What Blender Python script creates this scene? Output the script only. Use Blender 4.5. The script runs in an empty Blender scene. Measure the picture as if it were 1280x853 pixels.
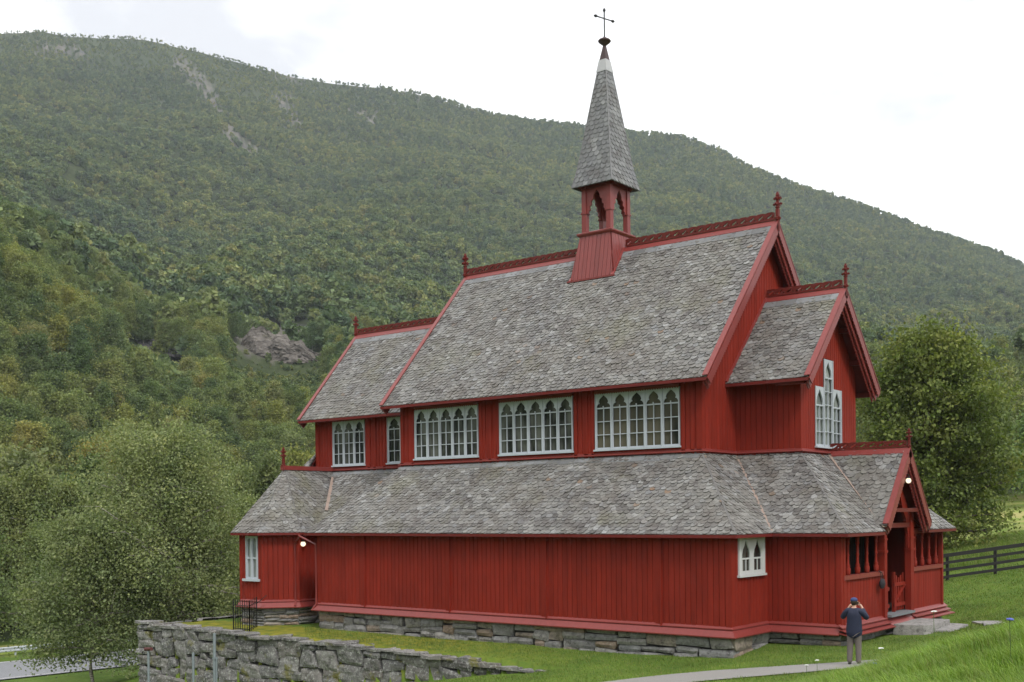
import bpy, bmesh, math, random
import numpy as np
from mathutils import Vector, Matrix
random.seed(7); RNG = np.random.default_rng(7)
SC = bpy.context.scene; COL = SC.collection
V = Vector
# ------------------------------------------------------------------ camera basis
CAM = np.array([32.8845, -36.878, 3.606]); YAW, PITCH, ROLL = .638, -.0089, -.0093
F, PPX, PPY = 1389.4024, 640+83.65, 426.5+227.76      # in pixels of a 1280 wide picture
def cam_axes():
    cy, sy = math.cos(YAW), math.sin(YAW); f0 = np.array([-sy, cy, 0]); r0 = np.array([cy, sy, 0]); u0 = np.array([0, 0, 1.])
    f = math.cos(PITCH)*f0+math.sin(PITCH)*u0; u = -math.sin(PITCH)*f0+math.cos(PITCH)*u0
    return math.cos(ROLL)*r0+math.sin(ROLL)*u, -math.sin(ROLL)*r0+math.cos(ROLL)*u, f
CR, CU, CF = cam_axes()
def ray(px, py): return CF+CR*(px-PPX)/F-CU*(py-PPY)/F
def az_e(px, py):
    d = ray(px, py); return math.atan2(d[0], d[1]), d[2]/math.hypot(d[0], d[1])
def at(px, py, d): return CAM+ray(px, py)*d
# ------------------------------------------------------------------ church dimensions (metres)
L, B, S, E = 14.11, 4.65, 2.38, .385
C4, N4, SN, SY = 2.29, 2.47, 2.43, 2.36
H1, H2, H3, E2, G, ZR = 2.90, 5.56, 8.01, .55, .53, 14.09
H4, G2, E4, ZR4 = 8.0, .65, .75, 11.32
K, C2, H5, ZR5, GL = 7.16, 3.01, 7.93, 12.21, .60
PW, ZP, ZPE, PP = 2.03, 5.64, 3.11, .376
XF = L+N4+SN           # porch front wall
# ------------------------------------------------------------------ basic helpers
def new_mesh(name, verts, faces, mat=None, smooth=False):
    me = bpy.data.meshes.new(name); me.from_pydata([tuple(v) for v in verts], [], faces)
    if mat: me.materials.append(mat)
    if smooth: me.polygons.foreach_set('use_smooth', [True]*len(me.polygons))
    return me
def link(name, data, parent=None, label=None, cat=None, group=None, kind=None):
    o = bpy.data.objects.new(name, data); COL.objects.link(o)
    if parent is not None: o.parent = parent
    tag(o, label, cat, group, kind); return o
def tag(o, label=None, cat=None, group=None, kind=None):
    if label: o['label'] = label
    if cat: o['category'] = cat
    if group: o['group'] = group
    if kind: o['kind'] = kind
def empty(name, loc, label=None, cat=None, group=None, rz=0):
    o = bpy.data.objects.new(name, None); COL.objects.link(o); o.location = loc; o.rotation_euler = (0, 0, rz); o.empty_display_size = .2
    tag(o, label, cat, group); return o
def wparent(o, p):
    "parent a mesh made in world coordinates to an unrotated empty"
    o.parent = p; o.matrix_parent_inverse = Matrix.Translation(-p.location)
class MB:
    "collects geometry for ONE mesh object; world coordinates"
    def __init__(s): s.v = []; s.f = []; s.m = []
    def add(s, vs, fs, mi=0):
        o = len(s.v); s.v += [tuple(v) for v in vs]; s.f += [[i+o for i in f] for f in fs]; s.m += [mi]*len(fs)
    def mesh(s, me, mi=0):
        s.add([v.co for v in me.vertices], [list(p.vertices) for p in me.polygons], mi)
    def box(s, x0, x1, y0, y1, z0, z1, mi=0):
        s.add([(x0, y0, z0), (x1, y0, z0), (x1, y1, z0), (x0, y1, z0), (x0, y0, z1), (x1, y0, z1), (x1, y1, z1), (x0, y1, z1)],
              [[0, 3, 2, 1], [4, 5, 6, 7], [0, 1, 5, 4], [1, 2, 6, 5], [2, 3, 7, 6], [3, 0, 4, 7]], mi)
    def obox(s, o, u, v, n, u0, u1, v0, v1, n0, n1, mi=0):
        P = [o+u*a+v*b_+n*c for c in (n0, n1) for (a, b_) in ((u0, v0), (u1, v0), (u1, v1), (u0, v1))]
        s.add(P, [[0, 3, 2, 1], [4, 5, 6, 7], [0, 1, 5, 4], [1, 2, 6, 5], [2, 3, 7, 6], [3, 0, 4, 7]], mi)
    def bar(s, p, q, w, h, mi=0, up=V((0, 0, 1))):
        p, q = V(p), V(q); d = (q-p); l = d.length; d.normalize()
        a = d.cross(up); a = a.normalized() if a.length > 1e-4 else V((1, 0, 0)); b_ = a.cross(d)
        s.obox(p, d, a, b_, 0, l, -w/2, w/2, -h/2, h/2, mi)
    def tube(s, pts, rad, seg=8, mi=0, cap=True):
        pts = [V(p) for p in pts]; rad = rad if hasattr(rad, '__len__') else [rad]*len(pts)
        vs, fs = [], []
        for i, p in enumerate(pts):
            d = (pts[min(i+1, len(pts)-1)]-pts[max(i-1, 0)]).normalized()
            a = d.cross(V((0, 0, 1))); a = a.normalized() if a.length > 1e-3 else V((1, 0, 0)); b_ = d.cross(a)
            for k in range(seg):
                t = 2*math.pi*k/seg; vs.append(p+(a*math.cos(t)+b_*math.sin(t))*rad[i])
        for i in range(len(pts)-1):
            for k in range(seg):
                k2 = (k+1) % seg; fs.append([i*seg+k, i*seg+k2, (i+1)*seg+k2, (i+1)*seg+k])
        if cap: fs.append(list(range(seg))[::-1]); fs.append([(len(pts)-1)*seg+k for k in range(seg)])
        s.add(vs, fs, mi)
    def lathe(s, c, prof, seg=12, mi=0):
        c = V(c); vs = [c+V((r*math.cos(2*math.pi*k/seg), r*math.sin(2*math.pi*k/seg), z)) for r, z in prof for k in range(seg)]
        fs = [[i*seg+k, i*seg+(k+1) % seg, (i+1)*seg+(k+1) % seg, (i+1)*seg+k] for i in range(len(prof)-1) for k in range(seg)]
        fs += [list(range(seg))[::-1], [(len(prof)-1)*seg+k for k in range(seg)]]
        s.add(vs, fs, mi)
    def sphere(s, c, r, seg=14, mi=0, sz=1):
        s.lathe(c, [(max(r*math.sin(math.pi*i/seg), 1e-4), -r*sz*math.cos(math.pi*i/seg)) for i in range(seg+1)], seg, mi)
    def build(s, name, mats, parent=None, smooth=False, **kw):
        mats = mats if isinstance(mats, (list, tuple)) else [mats]
        me = bpy.data.meshes.new(name); me.from_pydata(s.v, [], s.f)
        for m in mats: me.materials.append(m)
        if len(mats) > 1: me.polygons.foreach_set('material_index', s.m)
        if smooth: me.polygons.foreach_set('use_smooth', [True]*len(me.polygons))
        me.update(); return link(name, me, parent, **kw)
def frame(poly, out=None):
    P = [V(p) for p in poly]; n = V((0, 0, 0))
    for i, a in enumerate(P):
        b_ = P[(i+1) % len(P)]; n += V(((a.y-b_.y)*(a.z+b_.z), (a.z-b_.z)*(a.x+b_.x), (a.x-b_.x)*(a.y+b_.y)))
    n.normalize()
    if out is not None and n.dot(V(out)) < 0: n = -n
    u = V((0, 0, 1)).cross(n); u = u.normalized() if u.length > 1e-4 else V((1, 0, 0)); v = n.cross(u)
    return P[0], u, v, n
def clip_local(vs, fs, uv):
    "clip local geometry to a convex polygon in local u,v"
    me = bpy.data.meshes.new('t'); me.from_pydata(vs, [], fs); bm = bmesh.new(); bm.from_mesh(me); bpy.data.meshes.remove(me)
    cx = sum(p[0] for p in uv)/len(uv); cy = sum(p[1] for p in uv)/len(uv)
    for i, a in enumerate(uv):
        b_ = uv[(i+1) % len(uv)]; nx, ny = b_[1]-a[1], -(b_[0]-a[0]); l = math.hypot(nx, ny)
        if l < 1e-5: continue
        nx /= l; ny /= l
        if nx*(cx-a[0])+ny*(cy-a[1]) > 0: nx, ny = -nx, -ny
        bmesh.ops.bisect_plane(bm, geom=bm.verts[:]+bm.edges[:]+bm.faces[:], plane_co=(a[0], a[1], 0), plane_no=(nx, ny, 0), clear_outer=True)
    bm.verts.index_update()
    r = [tuple(v.co) for v in bm.verts], [[v.index for v in f.verts] for f in bm.faces]
    bm.free(); return r
def to_world(mb, fr, vs, fs, mi=0):
    o, u, v, n = fr; mb.add([o+u*a+v*b_+n*c for a, b_, c in vs], fs, mi)
def uvpoly(poly, fr):
    o, u, v, n = fr; return [((V(p)-o).dot(u), (V(p)-o).dot(v)) for p in poly]
def boards(mb, poly, out, w=.2, gap=.019, th=.034, base=0., mi=0, rnd=.0):
    "vertical boards with open joints over a backing sheet, clipped to a convex polygon"
    fr = frame(poly, out); uv = uvpoly(poly, fr)
    u0, u1 = min(p[0] for p in uv), max(p[0] for p in uv); v0, v1 = min(p[1] for p in uv), max(p[1] for p in uv)
    nb = max(1, round((u1-u0)/w)); w = (u1-u0)/nb; vs, fs = [], []
    for i in range(nb):
        a, c = u0+i*w+gap/2, u0+(i+1)*w-gap/2; k = len(vs); t = base+th+random.uniform(-.003, .003); ch = .008
        vs += [(a, v0-.01, base), (a, v0-.01, t-ch), (a+ch, v0-.01, t), (c-ch, v0-.01, t), (c, v0-.01, t-ch), (c, v0-.01, base)]
        vs += [(p[0], v1+.01, p[2]) for p in vs[k:k+6]]
        fs += [[k+j, k+j+1, k+j+7, k+j+6] for j in range(5)]
    vs, fs = clip_local(vs, fs, uv); to_world(mb, fr, vs, fs, mi)
    to_world(mb, fr, [(p[0], p[1], base) for p in uv], [list(range(len(uv)))], mi)
def slates(mb, poly, out, w0=.235, ev=.155, detail=True, base=.03, under=1, jit=1.):
    fr = frame(poly, out); uv = uvpoly(poly, fr)
    if detail:
        u0, u1 = min(p[0] for p in uv), max(p[0] for p in uv); v0, v1 = min(p[1] for p in uv), max(p[1] for p in uv)
        vs, fs = [], []; i = -1
        while True:
            vb = v0+i*ev
            if vb > v1: break
            u = u0-w0+(i % 2)*w0/2+random.uniform(-.02, .02)
            while u < u1+w0:
                w = w0*random.uniform(.86, 1.14); cx = u+w/2; u += w
                lift = base+.024+random.uniform(-.008, .018)*jit; top = base-.004; hgt = ev*1.75; r = w/2*.97
                rot = random.gauss(0, .055*jit); dv = random.gauss(0, .016*jit)
                sh = [(-r, hgt), (r, hgt), (r, r*1.02), (r*.9, r*.56), (r*.56, r*.17), (0, 0), (-r*.56, r*.17), (-r*.9, r*.56), (-r, r*1.02)]
                tl = random.gauss(0, .006*jit); k = len(vs); pts = []
                for (a, b_) in sh:
                    h = lift+(top-lift)*min(1, b_/hgt)+tl*a/r
                    pts.append((cx+a-rot*b_, vb+dv+b_+rot*a, h))
                vs += pts; vs += [(p[0], p[1], base-.03) for p in pts[2:]]
                fs.append(list(range(k+8, k-1, -1)) if False else [k+j for j in (0, 8, 7, 6, 5, 4, 3, 2, 1)])
                for j in range(6): fs.append([k+2+j, k+3+j, k+10+j, k+9+j])
            i += 1
        vs, fs = clip_local(vs, fs, uv); to_world(mb, fr, vs, fs, 0)
        to_world(mb, fr, [(p[0], p[1], base-.035) for p in uv], [list(range(len(uv)))], 0)
    else:
        to_world(mb, fr, [(p[0], p[1], base) for p in uv], [list(range(len(uv)))], 0)
    if under: to_world(mb, fr, [(p[0], p[1], -.09) for p in uv], [list(range(len(uv)))[::-1]], under)
def plate(mb, outline, holes, th, fr, mi=0):
    "flat fretwork: outline and holes in (u,v), thickness along n, made with a filled 2D curve"
    cu = bpy.data.curves.new('p', 'CURVE'); cu.dimensions = '2D'; cu.fill_mode = 'BOTH'; cu.extrude = th/2
    for pts in [outline]+list(holes):
        sp = cu.splines.new('POLY'); sp.points.add(len(pts)-1); sp.use_cyclic_u = True
        for q, p in zip(sp.points, pts): q.co = (p[0], p[1], 0, 1)
    ob = bpy.data.objects.new('p', cu); me = bpy.data.meshes.new_from_object(ob)
    o, u, v, n = fr; o, u, v, n = V(o), V(u), V(v), V(n)
    mb.add([o+u*x.co.x+v*x.co.y+n*x.co.z for x in me.vertices], [list(p.vertices) for p in me.polygons], mi)
    bpy.data.objects.remove(ob); bpy.data.curves.remove(cu); bpy.data.meshes.remove(me)
def sweep(mb, path, prof, closed=False, mi=0, side=1):
    "sweep a (offset, z) profile along a plan polyline; offset is to the right of travel (times side), mitred"
    P = [V((p[0], p[1], 0)) for p in path]; zs = [p[2] if len(p) > 2 else 0 for p in path]; n = len(P); vs, fs = [], []
    for i in range(n):
        ds = []
        if closed or i > 0: ds.append((P[i]-P[i-1]).normalized())
        if closed or i < n-1: ds.append((P[(i+1) % n]-P[i]).normalized())
        ns = [V((d.y, -d.x, 0))*side for d in ds]; m = ns[0] if len(ns) == 1 else (ns[0]+ns[1])
        if len(ns) == 2: m = m/max(.2, (1+ns[0].dot(ns[1])))
        for (o, z) in prof: vs.append(P[i]+m*o+V((0, 0, z+zs[i])))
    k = len(prof)
    for i in range(n if closed else n-1):
        for j in range(k): fs.append([i*k+j, i*k+(j+1) % k, ((i+1) % n)*k+(j+1) % k, ((i+1) % n)*k+j])
    if not closed: fs += [list(range(k)), [(n-1)*k+j for j in range(k)][::-1]]
    mb.add(vs, fs, mi)
# ------------------------------------------------------------------ materials
class NT:
    def __init__(s, name):
        s.m = bpy.data.materials.new(name); s.m.use_nodes = True; s.t = s.m.node_tree; s.t.nodes.clear(); s.out = s.n('ShaderNodeOutputMaterial')
    def n(s, typ, **kw):
        nd = s.t.nodes.new(typ)
        for k_, v_ in kw.items(): setattr(nd, k_, v_)
        return nd
    def l(s, a, b_): s.t.links.new(a, b_)
    def setv(s, sock, v_):
        if hasattr(v_, 'links') or isinstance(v_, bpy.types.NodeSocket): s.l(v_, sock)
        else: sock.default_value = v_
    def coord(s, kind='Object'): return s.n('ShaderNodeTexCoord').outputs[kind]
    def noise(s, vec, scale, detail=4, rough=.6, dist=0):
        nd = s.n('ShaderNodeTexNoise'); s.l(vec, nd.inputs['Vector']); nd.inputs['Scale'].default_value = scale
        nd.inputs['Detail'].default_value = detail; nd.inputs['Roughness'].default_value = rough; nd.inputs['Distortion'].default_value = dist
        return nd.outputs['Fac']
    def ramp(s, fac, stops, interp='LINEAR'):
        nd = s.n('ShaderNodeValToRGB'); s.l(fac, nd.inputs[0]); cr = nd.color_ramp; cr.interpolation = interp
        while len(cr.elements) < len(stops): cr.elements.new(.5)
        for el, (p, c) in zip(cr.elements, stops):
            el.position = p; el.color = (c, c, c, 1) if not hasattr(c, '__len__') else (*c, 1)
        return nd.outputs[0]
    def mix(s, fac, a, b_, mode='MIX'):
        nd = s.n('ShaderNodeMix', data_type='RGBA', blend_type=mode)
        s.setv(nd.inputs[0], fac); s.setv(nd.inputs[6], a if not isinstance(a, tuple) else (*a, 1)); s.setv(nd.inputs[7], b_ if not isinstance(b_, tuple) else (*b_, 1))
        return nd.outputs[2]
    def math(s, op, a, b_=0.):
        nd = s.n('ShaderNodeMath', operation=op); s.setv(nd.inputs[0], a); s.setv(nd.inputs[1], b_); return nd.outputs[0]
    def island(s): return s.n('ShaderNodeNewGeometry').outputs['Random Per Island']
    def mapping(s, vec, scale):
        nd = s.n('ShaderNodeMapping'); s.l(vec, nd.inputs[0]); nd.inputs['Scale'].default_value = scale; return nd.outputs[0]
    def bump(s, h, strength=.3, dist=.02):
        nd = s.n('ShaderNodeBump'); s.l(h, nd.inputs['Height']); nd.inputs['Strength'].default_value = strength; nd.inputs['Distance'].default_value = dist
        return nd.outputs[0]
    def pbsdf(s, col, rough=.6, spec=.4, normal=None, metal=0):
        nd = s.n('ShaderNodeBsdfPrincipled'); s.setv(nd.inputs['Base Color'], col if not isinstance(col, tuple) else (*col, 1)); s.setv(nd.inputs['Roughness'], rough)
        nd.inputs['Specular IOR Level'].default_value = spec; nd.inputs['Metallic'].default_value = metal
        if normal is not None: s.l(normal, nd.inputs['Normal'])
        return nd.outputs[0]
    def end(s, sh): s.l(sh, s.out.inputs[0]); return s.m
def paint(name, c, var=.16, rough=.55, streak=True, spec=.35):
    t = NT(name); co = t.coord(); isl = t.island()
    a = t.noise(t.mapping(co, (3, 3, .35)), 2.2, 5, .65); b_ = t.noise(co, .5, 3)
    k = t.math('ADD', t.math('MULTIPLY', a, .6), t.math('MULTIPLY', b_, .4))
    lo = tuple(x*(1-var*1.5) for x in c); hi = tuple(min(1, x*(1+var)) for x in c)
    col = t.mix(t.ramp(k, [(.3, 0.), (.7, 1.)]), lo, hi)
    col = t.mix(1., col, t.ramp(isl, [(0, .90), (1, 1.08)]), 'MULTIPLY'); col = t.mix(t.ramp(t.noise(t.mapping(co, (9, 9, .8)), 1.5, 5, .75), [(.58, 0.), (.75, .35)]), col, tuple(min(1, x*1.25+.02) for x in c))
    fine = t.noise(t.mapping(co, (40, 40, 3)), 1., 3)
    return t.end(t.pbsdf(col, rough, spec, t.bump(fine, .15, .01)))
def plain(name, c, rough=.5, var=.1, spec=.4, metal=0, sc=6):
    t = NT(name); k = t.noise(t.coord(), sc, 4)
    col = t.mix(k, tuple(x*(1-var) for x in c), tuple(min(1, x*(1+var)) for x in c)); return t.end(t.pbsdf(col, rough, spec, None, metal))
def emis(name, c, st):
    t = NT(name); nd = t.n('ShaderNodeEmission'); nd.inputs[0].default_value = (*c, 1); nd.inputs[1].default_value = st; return t.end(nd.outputs[0])
def slate_mat(name='slate', smooth=0):
    t = NT(name); co = t.coord(); isl = t.island()
    c = t.ramp(isl, [(0, (.075, .069, .066)), (.2, (.145, .138, .132)), (.42, (.20, .193, .182)), (.6, (.12, .118, .118)), (.78, (.235, .228, .215)), (.92, (.17, .172, .178)), (.96, (.29, .288, .282)), (.994, (.26, .26, .26)), (.996, (.2, .13, .085)), (1, (.18, .12, .08))])
    if smooth: c = t.ramp(isl, [(0, (.13, .132, .14)), (.5, (.185, .188, .197)), (.9, (.235, .238, .245)), (1, (.28, .28, .285))])
    big = t.noise(co, .45, 4, .6); c = t.mix(t.ramp(big, [(.4, 0.), (.75, .5)]), c, (.205, .196, .165))
    pat = t.noise(co, 1.3, 5, .7); c = t.mix(t.ramp(pat, [(.5, 0.), (.62, .7)]), c, (.085, .074, .07))
    st = t.noise(t.mapping(co, (1, 1, .22)), .9, 5, .65); c = t.mix(t.ramp(st, [(.48, 0.), (.66, .6)]), c, (.125, .108, .092) if not smooth else (.13, .13, .135)); ms = t.noise(co, .33, 5, .7); c = t.mix(t.ramp(ms, [(.55, 0.), (.68, .45 if not smooth else 0.)]), c, (.17, .165, .10))
    sp = t.noise(co, 16, 4, .75); c = t.mix(t.ramp(sp, [(.55, 0.), (.68, .5 if not smooth else .2)]), c, (.33, .318, .295))
    sp2 = t.noise(co, 9, 4, .75); c = t.mix(t.ramp(sp2, [(.56, 0.), (.66, .6 if not smooth else .25)]), c, (.058, .053, .05))
    b_ = t.noise(co, 25, 5, .7)
    return t.end(t.pbsdf(c, .62, .35, t.bump(b_, .5, .012)))
def stone_mat(name, pal, lichen=.5, moss=.4, seed=0.):
    t = NT(name); co = t.coord(); isl = t.island()
    c = t.ramp(isl, pal)
    n1 = t.noise(t.mapping(co, (1, 1, 1.6)), 3.5+seed, 6, .7, .6); c = t.mix(1., c, t.ramp(n1, [(.28, .45), (.5, 1.), (.72, 1.35)]), 'MULTIPLY')
    l = t.noise(co, 10., 7, .8, .3); c = t.mix(t.ramp(l, [(.53, 0.), (.6, lichen)]), c, (.40, .40, .38))
    d = t.noise(co, 4.3, 5, .7); c = t.mix(t.ramp(d, [(.56, 0.), (.66, .7)]), c, (.045, .042, .04))
    m = t.noise(co, 1.1, 5, .65); c = t.mix(t.ramp(m, [(.58, 0.), (.67, moss)]), c, (.15, .14, .025))
    return t.end(t.pbsdf(c, .85, .2, t.bump(t.noise(co, 12, 6, .75), .8, .04)))
def leaf_mat(name, stops, noise_sc=.9, use_obj=False, trans=.3, rand='obj'):
    t = NT(name); oi = t.n('ShaderNodeObjectInfo'); isl = t.island(); co = t.coord()
    c = t.mix(1., t.ramp(oi.outputs['Random'], stops), t.ramp(t.noise(oi.outputs['Location'], .007, 4, .65), [(.36, (.74, .84, .98)), (.5, (.93, .96, .98)), (.64, (1.16, 1.1, .95))]), 'MULTIPLY') if rand == 'obj' else t.ramp(t.noise(co, noise_sc, 3), stops)
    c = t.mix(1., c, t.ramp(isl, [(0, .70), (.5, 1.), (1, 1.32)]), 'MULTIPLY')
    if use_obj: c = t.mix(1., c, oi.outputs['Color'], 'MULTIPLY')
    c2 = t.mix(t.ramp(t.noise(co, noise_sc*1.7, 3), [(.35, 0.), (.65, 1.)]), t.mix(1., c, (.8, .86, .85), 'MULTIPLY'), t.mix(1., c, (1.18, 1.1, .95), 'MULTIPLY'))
    d = t.pbsdf(c2, .62, .18); tr = t.n('ShaderNodeBsdfTranslucent'); t.l(t.mix(1., c2, (1.2, 1.35, .7), 'MULTIPLY'), tr.inputs[0])
    mx = t.n('ShaderNodeMixShader'); mx.inputs[0].default_value = trans; t.l(d, mx.inputs[1]); t.l(tr.outputs[0], mx.inputs[2])
    return t.end(mx.outputs[0])
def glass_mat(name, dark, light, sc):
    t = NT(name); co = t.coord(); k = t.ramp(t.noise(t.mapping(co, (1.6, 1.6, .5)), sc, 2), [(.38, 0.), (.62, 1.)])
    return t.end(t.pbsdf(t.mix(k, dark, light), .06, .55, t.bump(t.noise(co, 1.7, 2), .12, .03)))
def ground_mat():
    t = NT('ground'); co = t.coord(); at_ = t.n('ShaderNodeAttribute', attribute_name='zone'); sep = t.n('ShaderNodeSeparateColor'); t.l(at_.outputs['Color'], sep.inputs[0])
    lawn = t.mix(t.ramp(t.noise(co, .55, 5), [(.35, 0.), (.65, 1.)]), (.08, .145, .022), (.14, .21, .034))
    lawn = t.mix(t.ramp(t.noise(co, 3.5, 6, .7), [(.52, 0.), (.72, .7)]), lawn, (.14, .15, .04))
    lawn = t.mix(t.ramp(t.noise(co, 30, 4, .8), [(.3, 0.), (.7, .55)]), lawn, (.045, .08, .014))
    dry = t.mix(t.ramp(t.noise(co, .5, 5), [(.4, 0.), (.6, 1.)]), (.19, .25, .05), (.34, .29, .12))
    rock = t.mix(t.ramp(t.noise(co, .07, 6, .8), [(.4, 0.), (.6, 1.)]), (.065, .063, .066), (.15, .138, .11))
    fl = t.mix(t.ramp(t.noise(co, .02, 6, .7), [(.4, 0.), (.62, 1.)]), (.03, .045, .018), (.06, .075, .03)); fl = t.mix(t.ramp(t.noise(co, .35, 6, .75), [(.42, 0.), (.62, .7)]), fl, (.02, .028, .012))
    moss = t.mix(t.ramp(t.noise(co, 2.2, 5, .7), [(.38, 0.), (.6, 1.)]), (.09, .12, .02), (.23, .20, .025))
    c = t.mix(sep.outputs[0], fl, lawn); c = t.mix(sep.outputs[1], c, dry); c = t.mix(sep.outputs[2], c, rock); c = t.mix(at_.outputs['Alpha'], c, moss)
    return t.end(t.pbsdf(c, .95, .1, t.bump(t.noise(co, 14, 5, .7), .6, .05)))
def blue_slate():
    t = NT('blue_slate'); co = t.coord(); c = t.ramp(t.island(), [(0, (.11, .11, .112)), (.5, (.17, .173, .18)), (1, (.22, .225, .235))]); c = t.mix(t.ramp(t.noise(co, 6, 5, .75), [(.5, 0.), (.65, .7)]), c, (.16, .155, .13)); return t.end(t.pbsdf(c, .5, .4, t.bump(t.noise(co, 14, 5), .4, .01)))
RED = paint('red_wall_paint', (.205, .0185, .0095), rough=.7, spec=.16, var=.2); TRIM = paint('red_trim_sky_sheen', (.205, .033, .028), .12, .45, spec=.5)  # trim: same red paint, slightly pinker, with sky sheen put into its colour
DRED = paint('red_carved_wood', (.125, .016, .0115), .18, .55, spec=.25); EAVE = paint('red_eave_paint', (.135, .0145, .012), .12, .55, spec=.3); WHITE = paint('grey_white_paint', (.43, .46, .50), .05, .5); CREAM = paint('white_paint', (.5, .51, .51), .05, .5)
SLATE = slate_mat(); LEAD = plain('lead_flashing', (.34, .34, .35), .5, .12); RUSTY = plain('weathered_flashing', (.27, .2, .165), .6, .3)
BLACKM = plain('black_iron', (.012, .012, .013), .45, .2); GALV = plain('galvanised_steel', (.5, .53, .56), .4, .12, metal=.3)
GLASS = glass_mat('window_glass', (.018, .02, .018), (.12, .125, .108), 1.1); GLASS2 = glass_mat('window_glass_pale', (.13, .145, .14), (.30, .32, .30), 1.3)  # second glass: paler grey-green mottle in the pane's base colour
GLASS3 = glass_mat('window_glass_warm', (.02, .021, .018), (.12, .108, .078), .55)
SLATEB = slate_mat('spire_slate', 1)
GLOBE = emis('lamp_glow', (1., .84, .56), 1.05); COPPER = plain('grey_metal_cap', (.40, .40, .41), .45, .12)
STONE = stone_mat('dry_stone', [(0, (.10, .094, .09)), (.25, (.17, .163, .158)), (.5, (.13, .127, .127)), (.75, (.21, .2, .19)), (1, (.15, .135, .125))], .95, .8, 0.)
FSTONE = stone_mat('foundation_stone', [(0, (.17, .165, .16)), (.3, (.22, .215, .21)), (.55, (.19, .19, .19)), (.75, (.25, .235, .21)), (.88, (.24, .195, .155)), (1, (.22, .16, .12))], .25, .1, 1.)
DARK = plain('dark_gap', (.03, .028, .026), .9, .2); SLAB = stone_mat('step_stone', [(0, (.24, .23, .22)), (1, (.3, .285, .27))], .3, 0., 2.)
FENCE = plain('black_tarred_wood', (.012, .011, .010), .7, .3)
# ------------------------------------------------------------------ CHURCH
CH = empty('wooden_church', (7, 0, 0), 'long red timber church with grey slate roofs and a slender shingled bell spire', 'church')
def part(mb, name, mats, parent=None, smooth=False, label=None):
    o = mb.build(name, mats, None, smooth)
    if label: o['label'] = label
    p = parent or CH
    o.parent = p; m = Matrix.Translation(-V(CH.location)); o.matrix_parent_inverse = m if p is CH else Matrix.Identity(4)
    return o
def sub_empty_like(): pass
def rect(x0, x1, z0, z1, y=None, x=None):
    if y is not None: return [(x0, y, z0), (x1, y, z0), (x1, y, z1), (x0, y, z1)]
    return [(x, x0, z0), (x, x1, z0), (x, x1, z1), (x, x0, z1)]
YA = -(B+S); XA = L+S; YN = -(C4+SY)
# ---- lower walls: aisle
mb = MB(); px_pil = [-S, .38, 4.89, 9.38, 14.0, XA]
boards(mb, rect(-S, XA, -.05, 3.2, y=YA), (0, -1, 0), .2)
boards(mb, rect(YA, YN, -.05, 3.2, x=XA), (1, 0, 0), .2); boards(mb, rect(YA, -C2-S, -.05, 3.2, x=-S), (-1, 0, 0), .3)
aisle = part(mb, 'aisle_wall', RED)
mb = MB(); boards(mb, rect(-S, XA, -.05, 3.2, y=-YA), (0, 1, 0), .4); boards(mb, rect(-YN, -YA, -.05, 3.2, x=XA), (1, 0, 0), .3); part(mb, 'aisle_wall', RED)
for x in px_pil[1:-1]: mb = MB(); mb.box(x-.21, x+.0, YA-.062, YA-.005, .02, 3.1); mb.box(x+.0, x+.045, YA-.115, YA-.005, .02, 3.1); part(mb, 'pilaster_board', RED, aisle)
for a in ((-S-.03, -S+.14), (XA-.16, XA+.045)): mb = MB(); mb.box(a[0], a[1], YA-.05, YA+.1, -.02, 3.1); part(mb, 'corner_board', RED, aisle)
# narthex lower walls
mb = MB(); boards(mb, rect(XA, XF, -.05, 3.2, y=-YN), (0, 1, 0), .3); part(mb, 'narthex_lower_wall', RED)
mb = MB(); boards(mb, rect(XA, XF, -.05, 3.2, y=YN), (0, -1, 0), .2); narw = part(mb, 'narthex_lower_wall', RED)
for a in ((XA+.03, XA+.13, .02), (XF-.14, XF+.03, .1)): mb = MB(); mb.box(a[0], a[1], YN-.05, YN+a[2], 0, 3.1); part(mb, 'corner_board', RED, narw)
# skirting (sloping weatherboards at the foot of every lower wall)
SKP1 = [(.02, .12), (.10, .045), (.10, .015), (.02, .02)]; SKP2 = [(.02, -.0), (.075, .0), (.24, -.19), (.235, -.225), (.02, -.19)]
path = [(-S, -C2-S), (-S, YA), (XA, YA), (XA, YN), (XF, YN)]
mb = MB(); sweep(mb, path, SKP1); sweep(mb, path, SKP2); path2 = [(XF, -YN), (XA, -YN), (XA, -YA), (-S, -YA), (-S, C2+S)]; sweep(mb, path2, SKP1); sweep(mb, path2, SKP2)
part(mb, 'skirting', TRIM)
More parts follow.
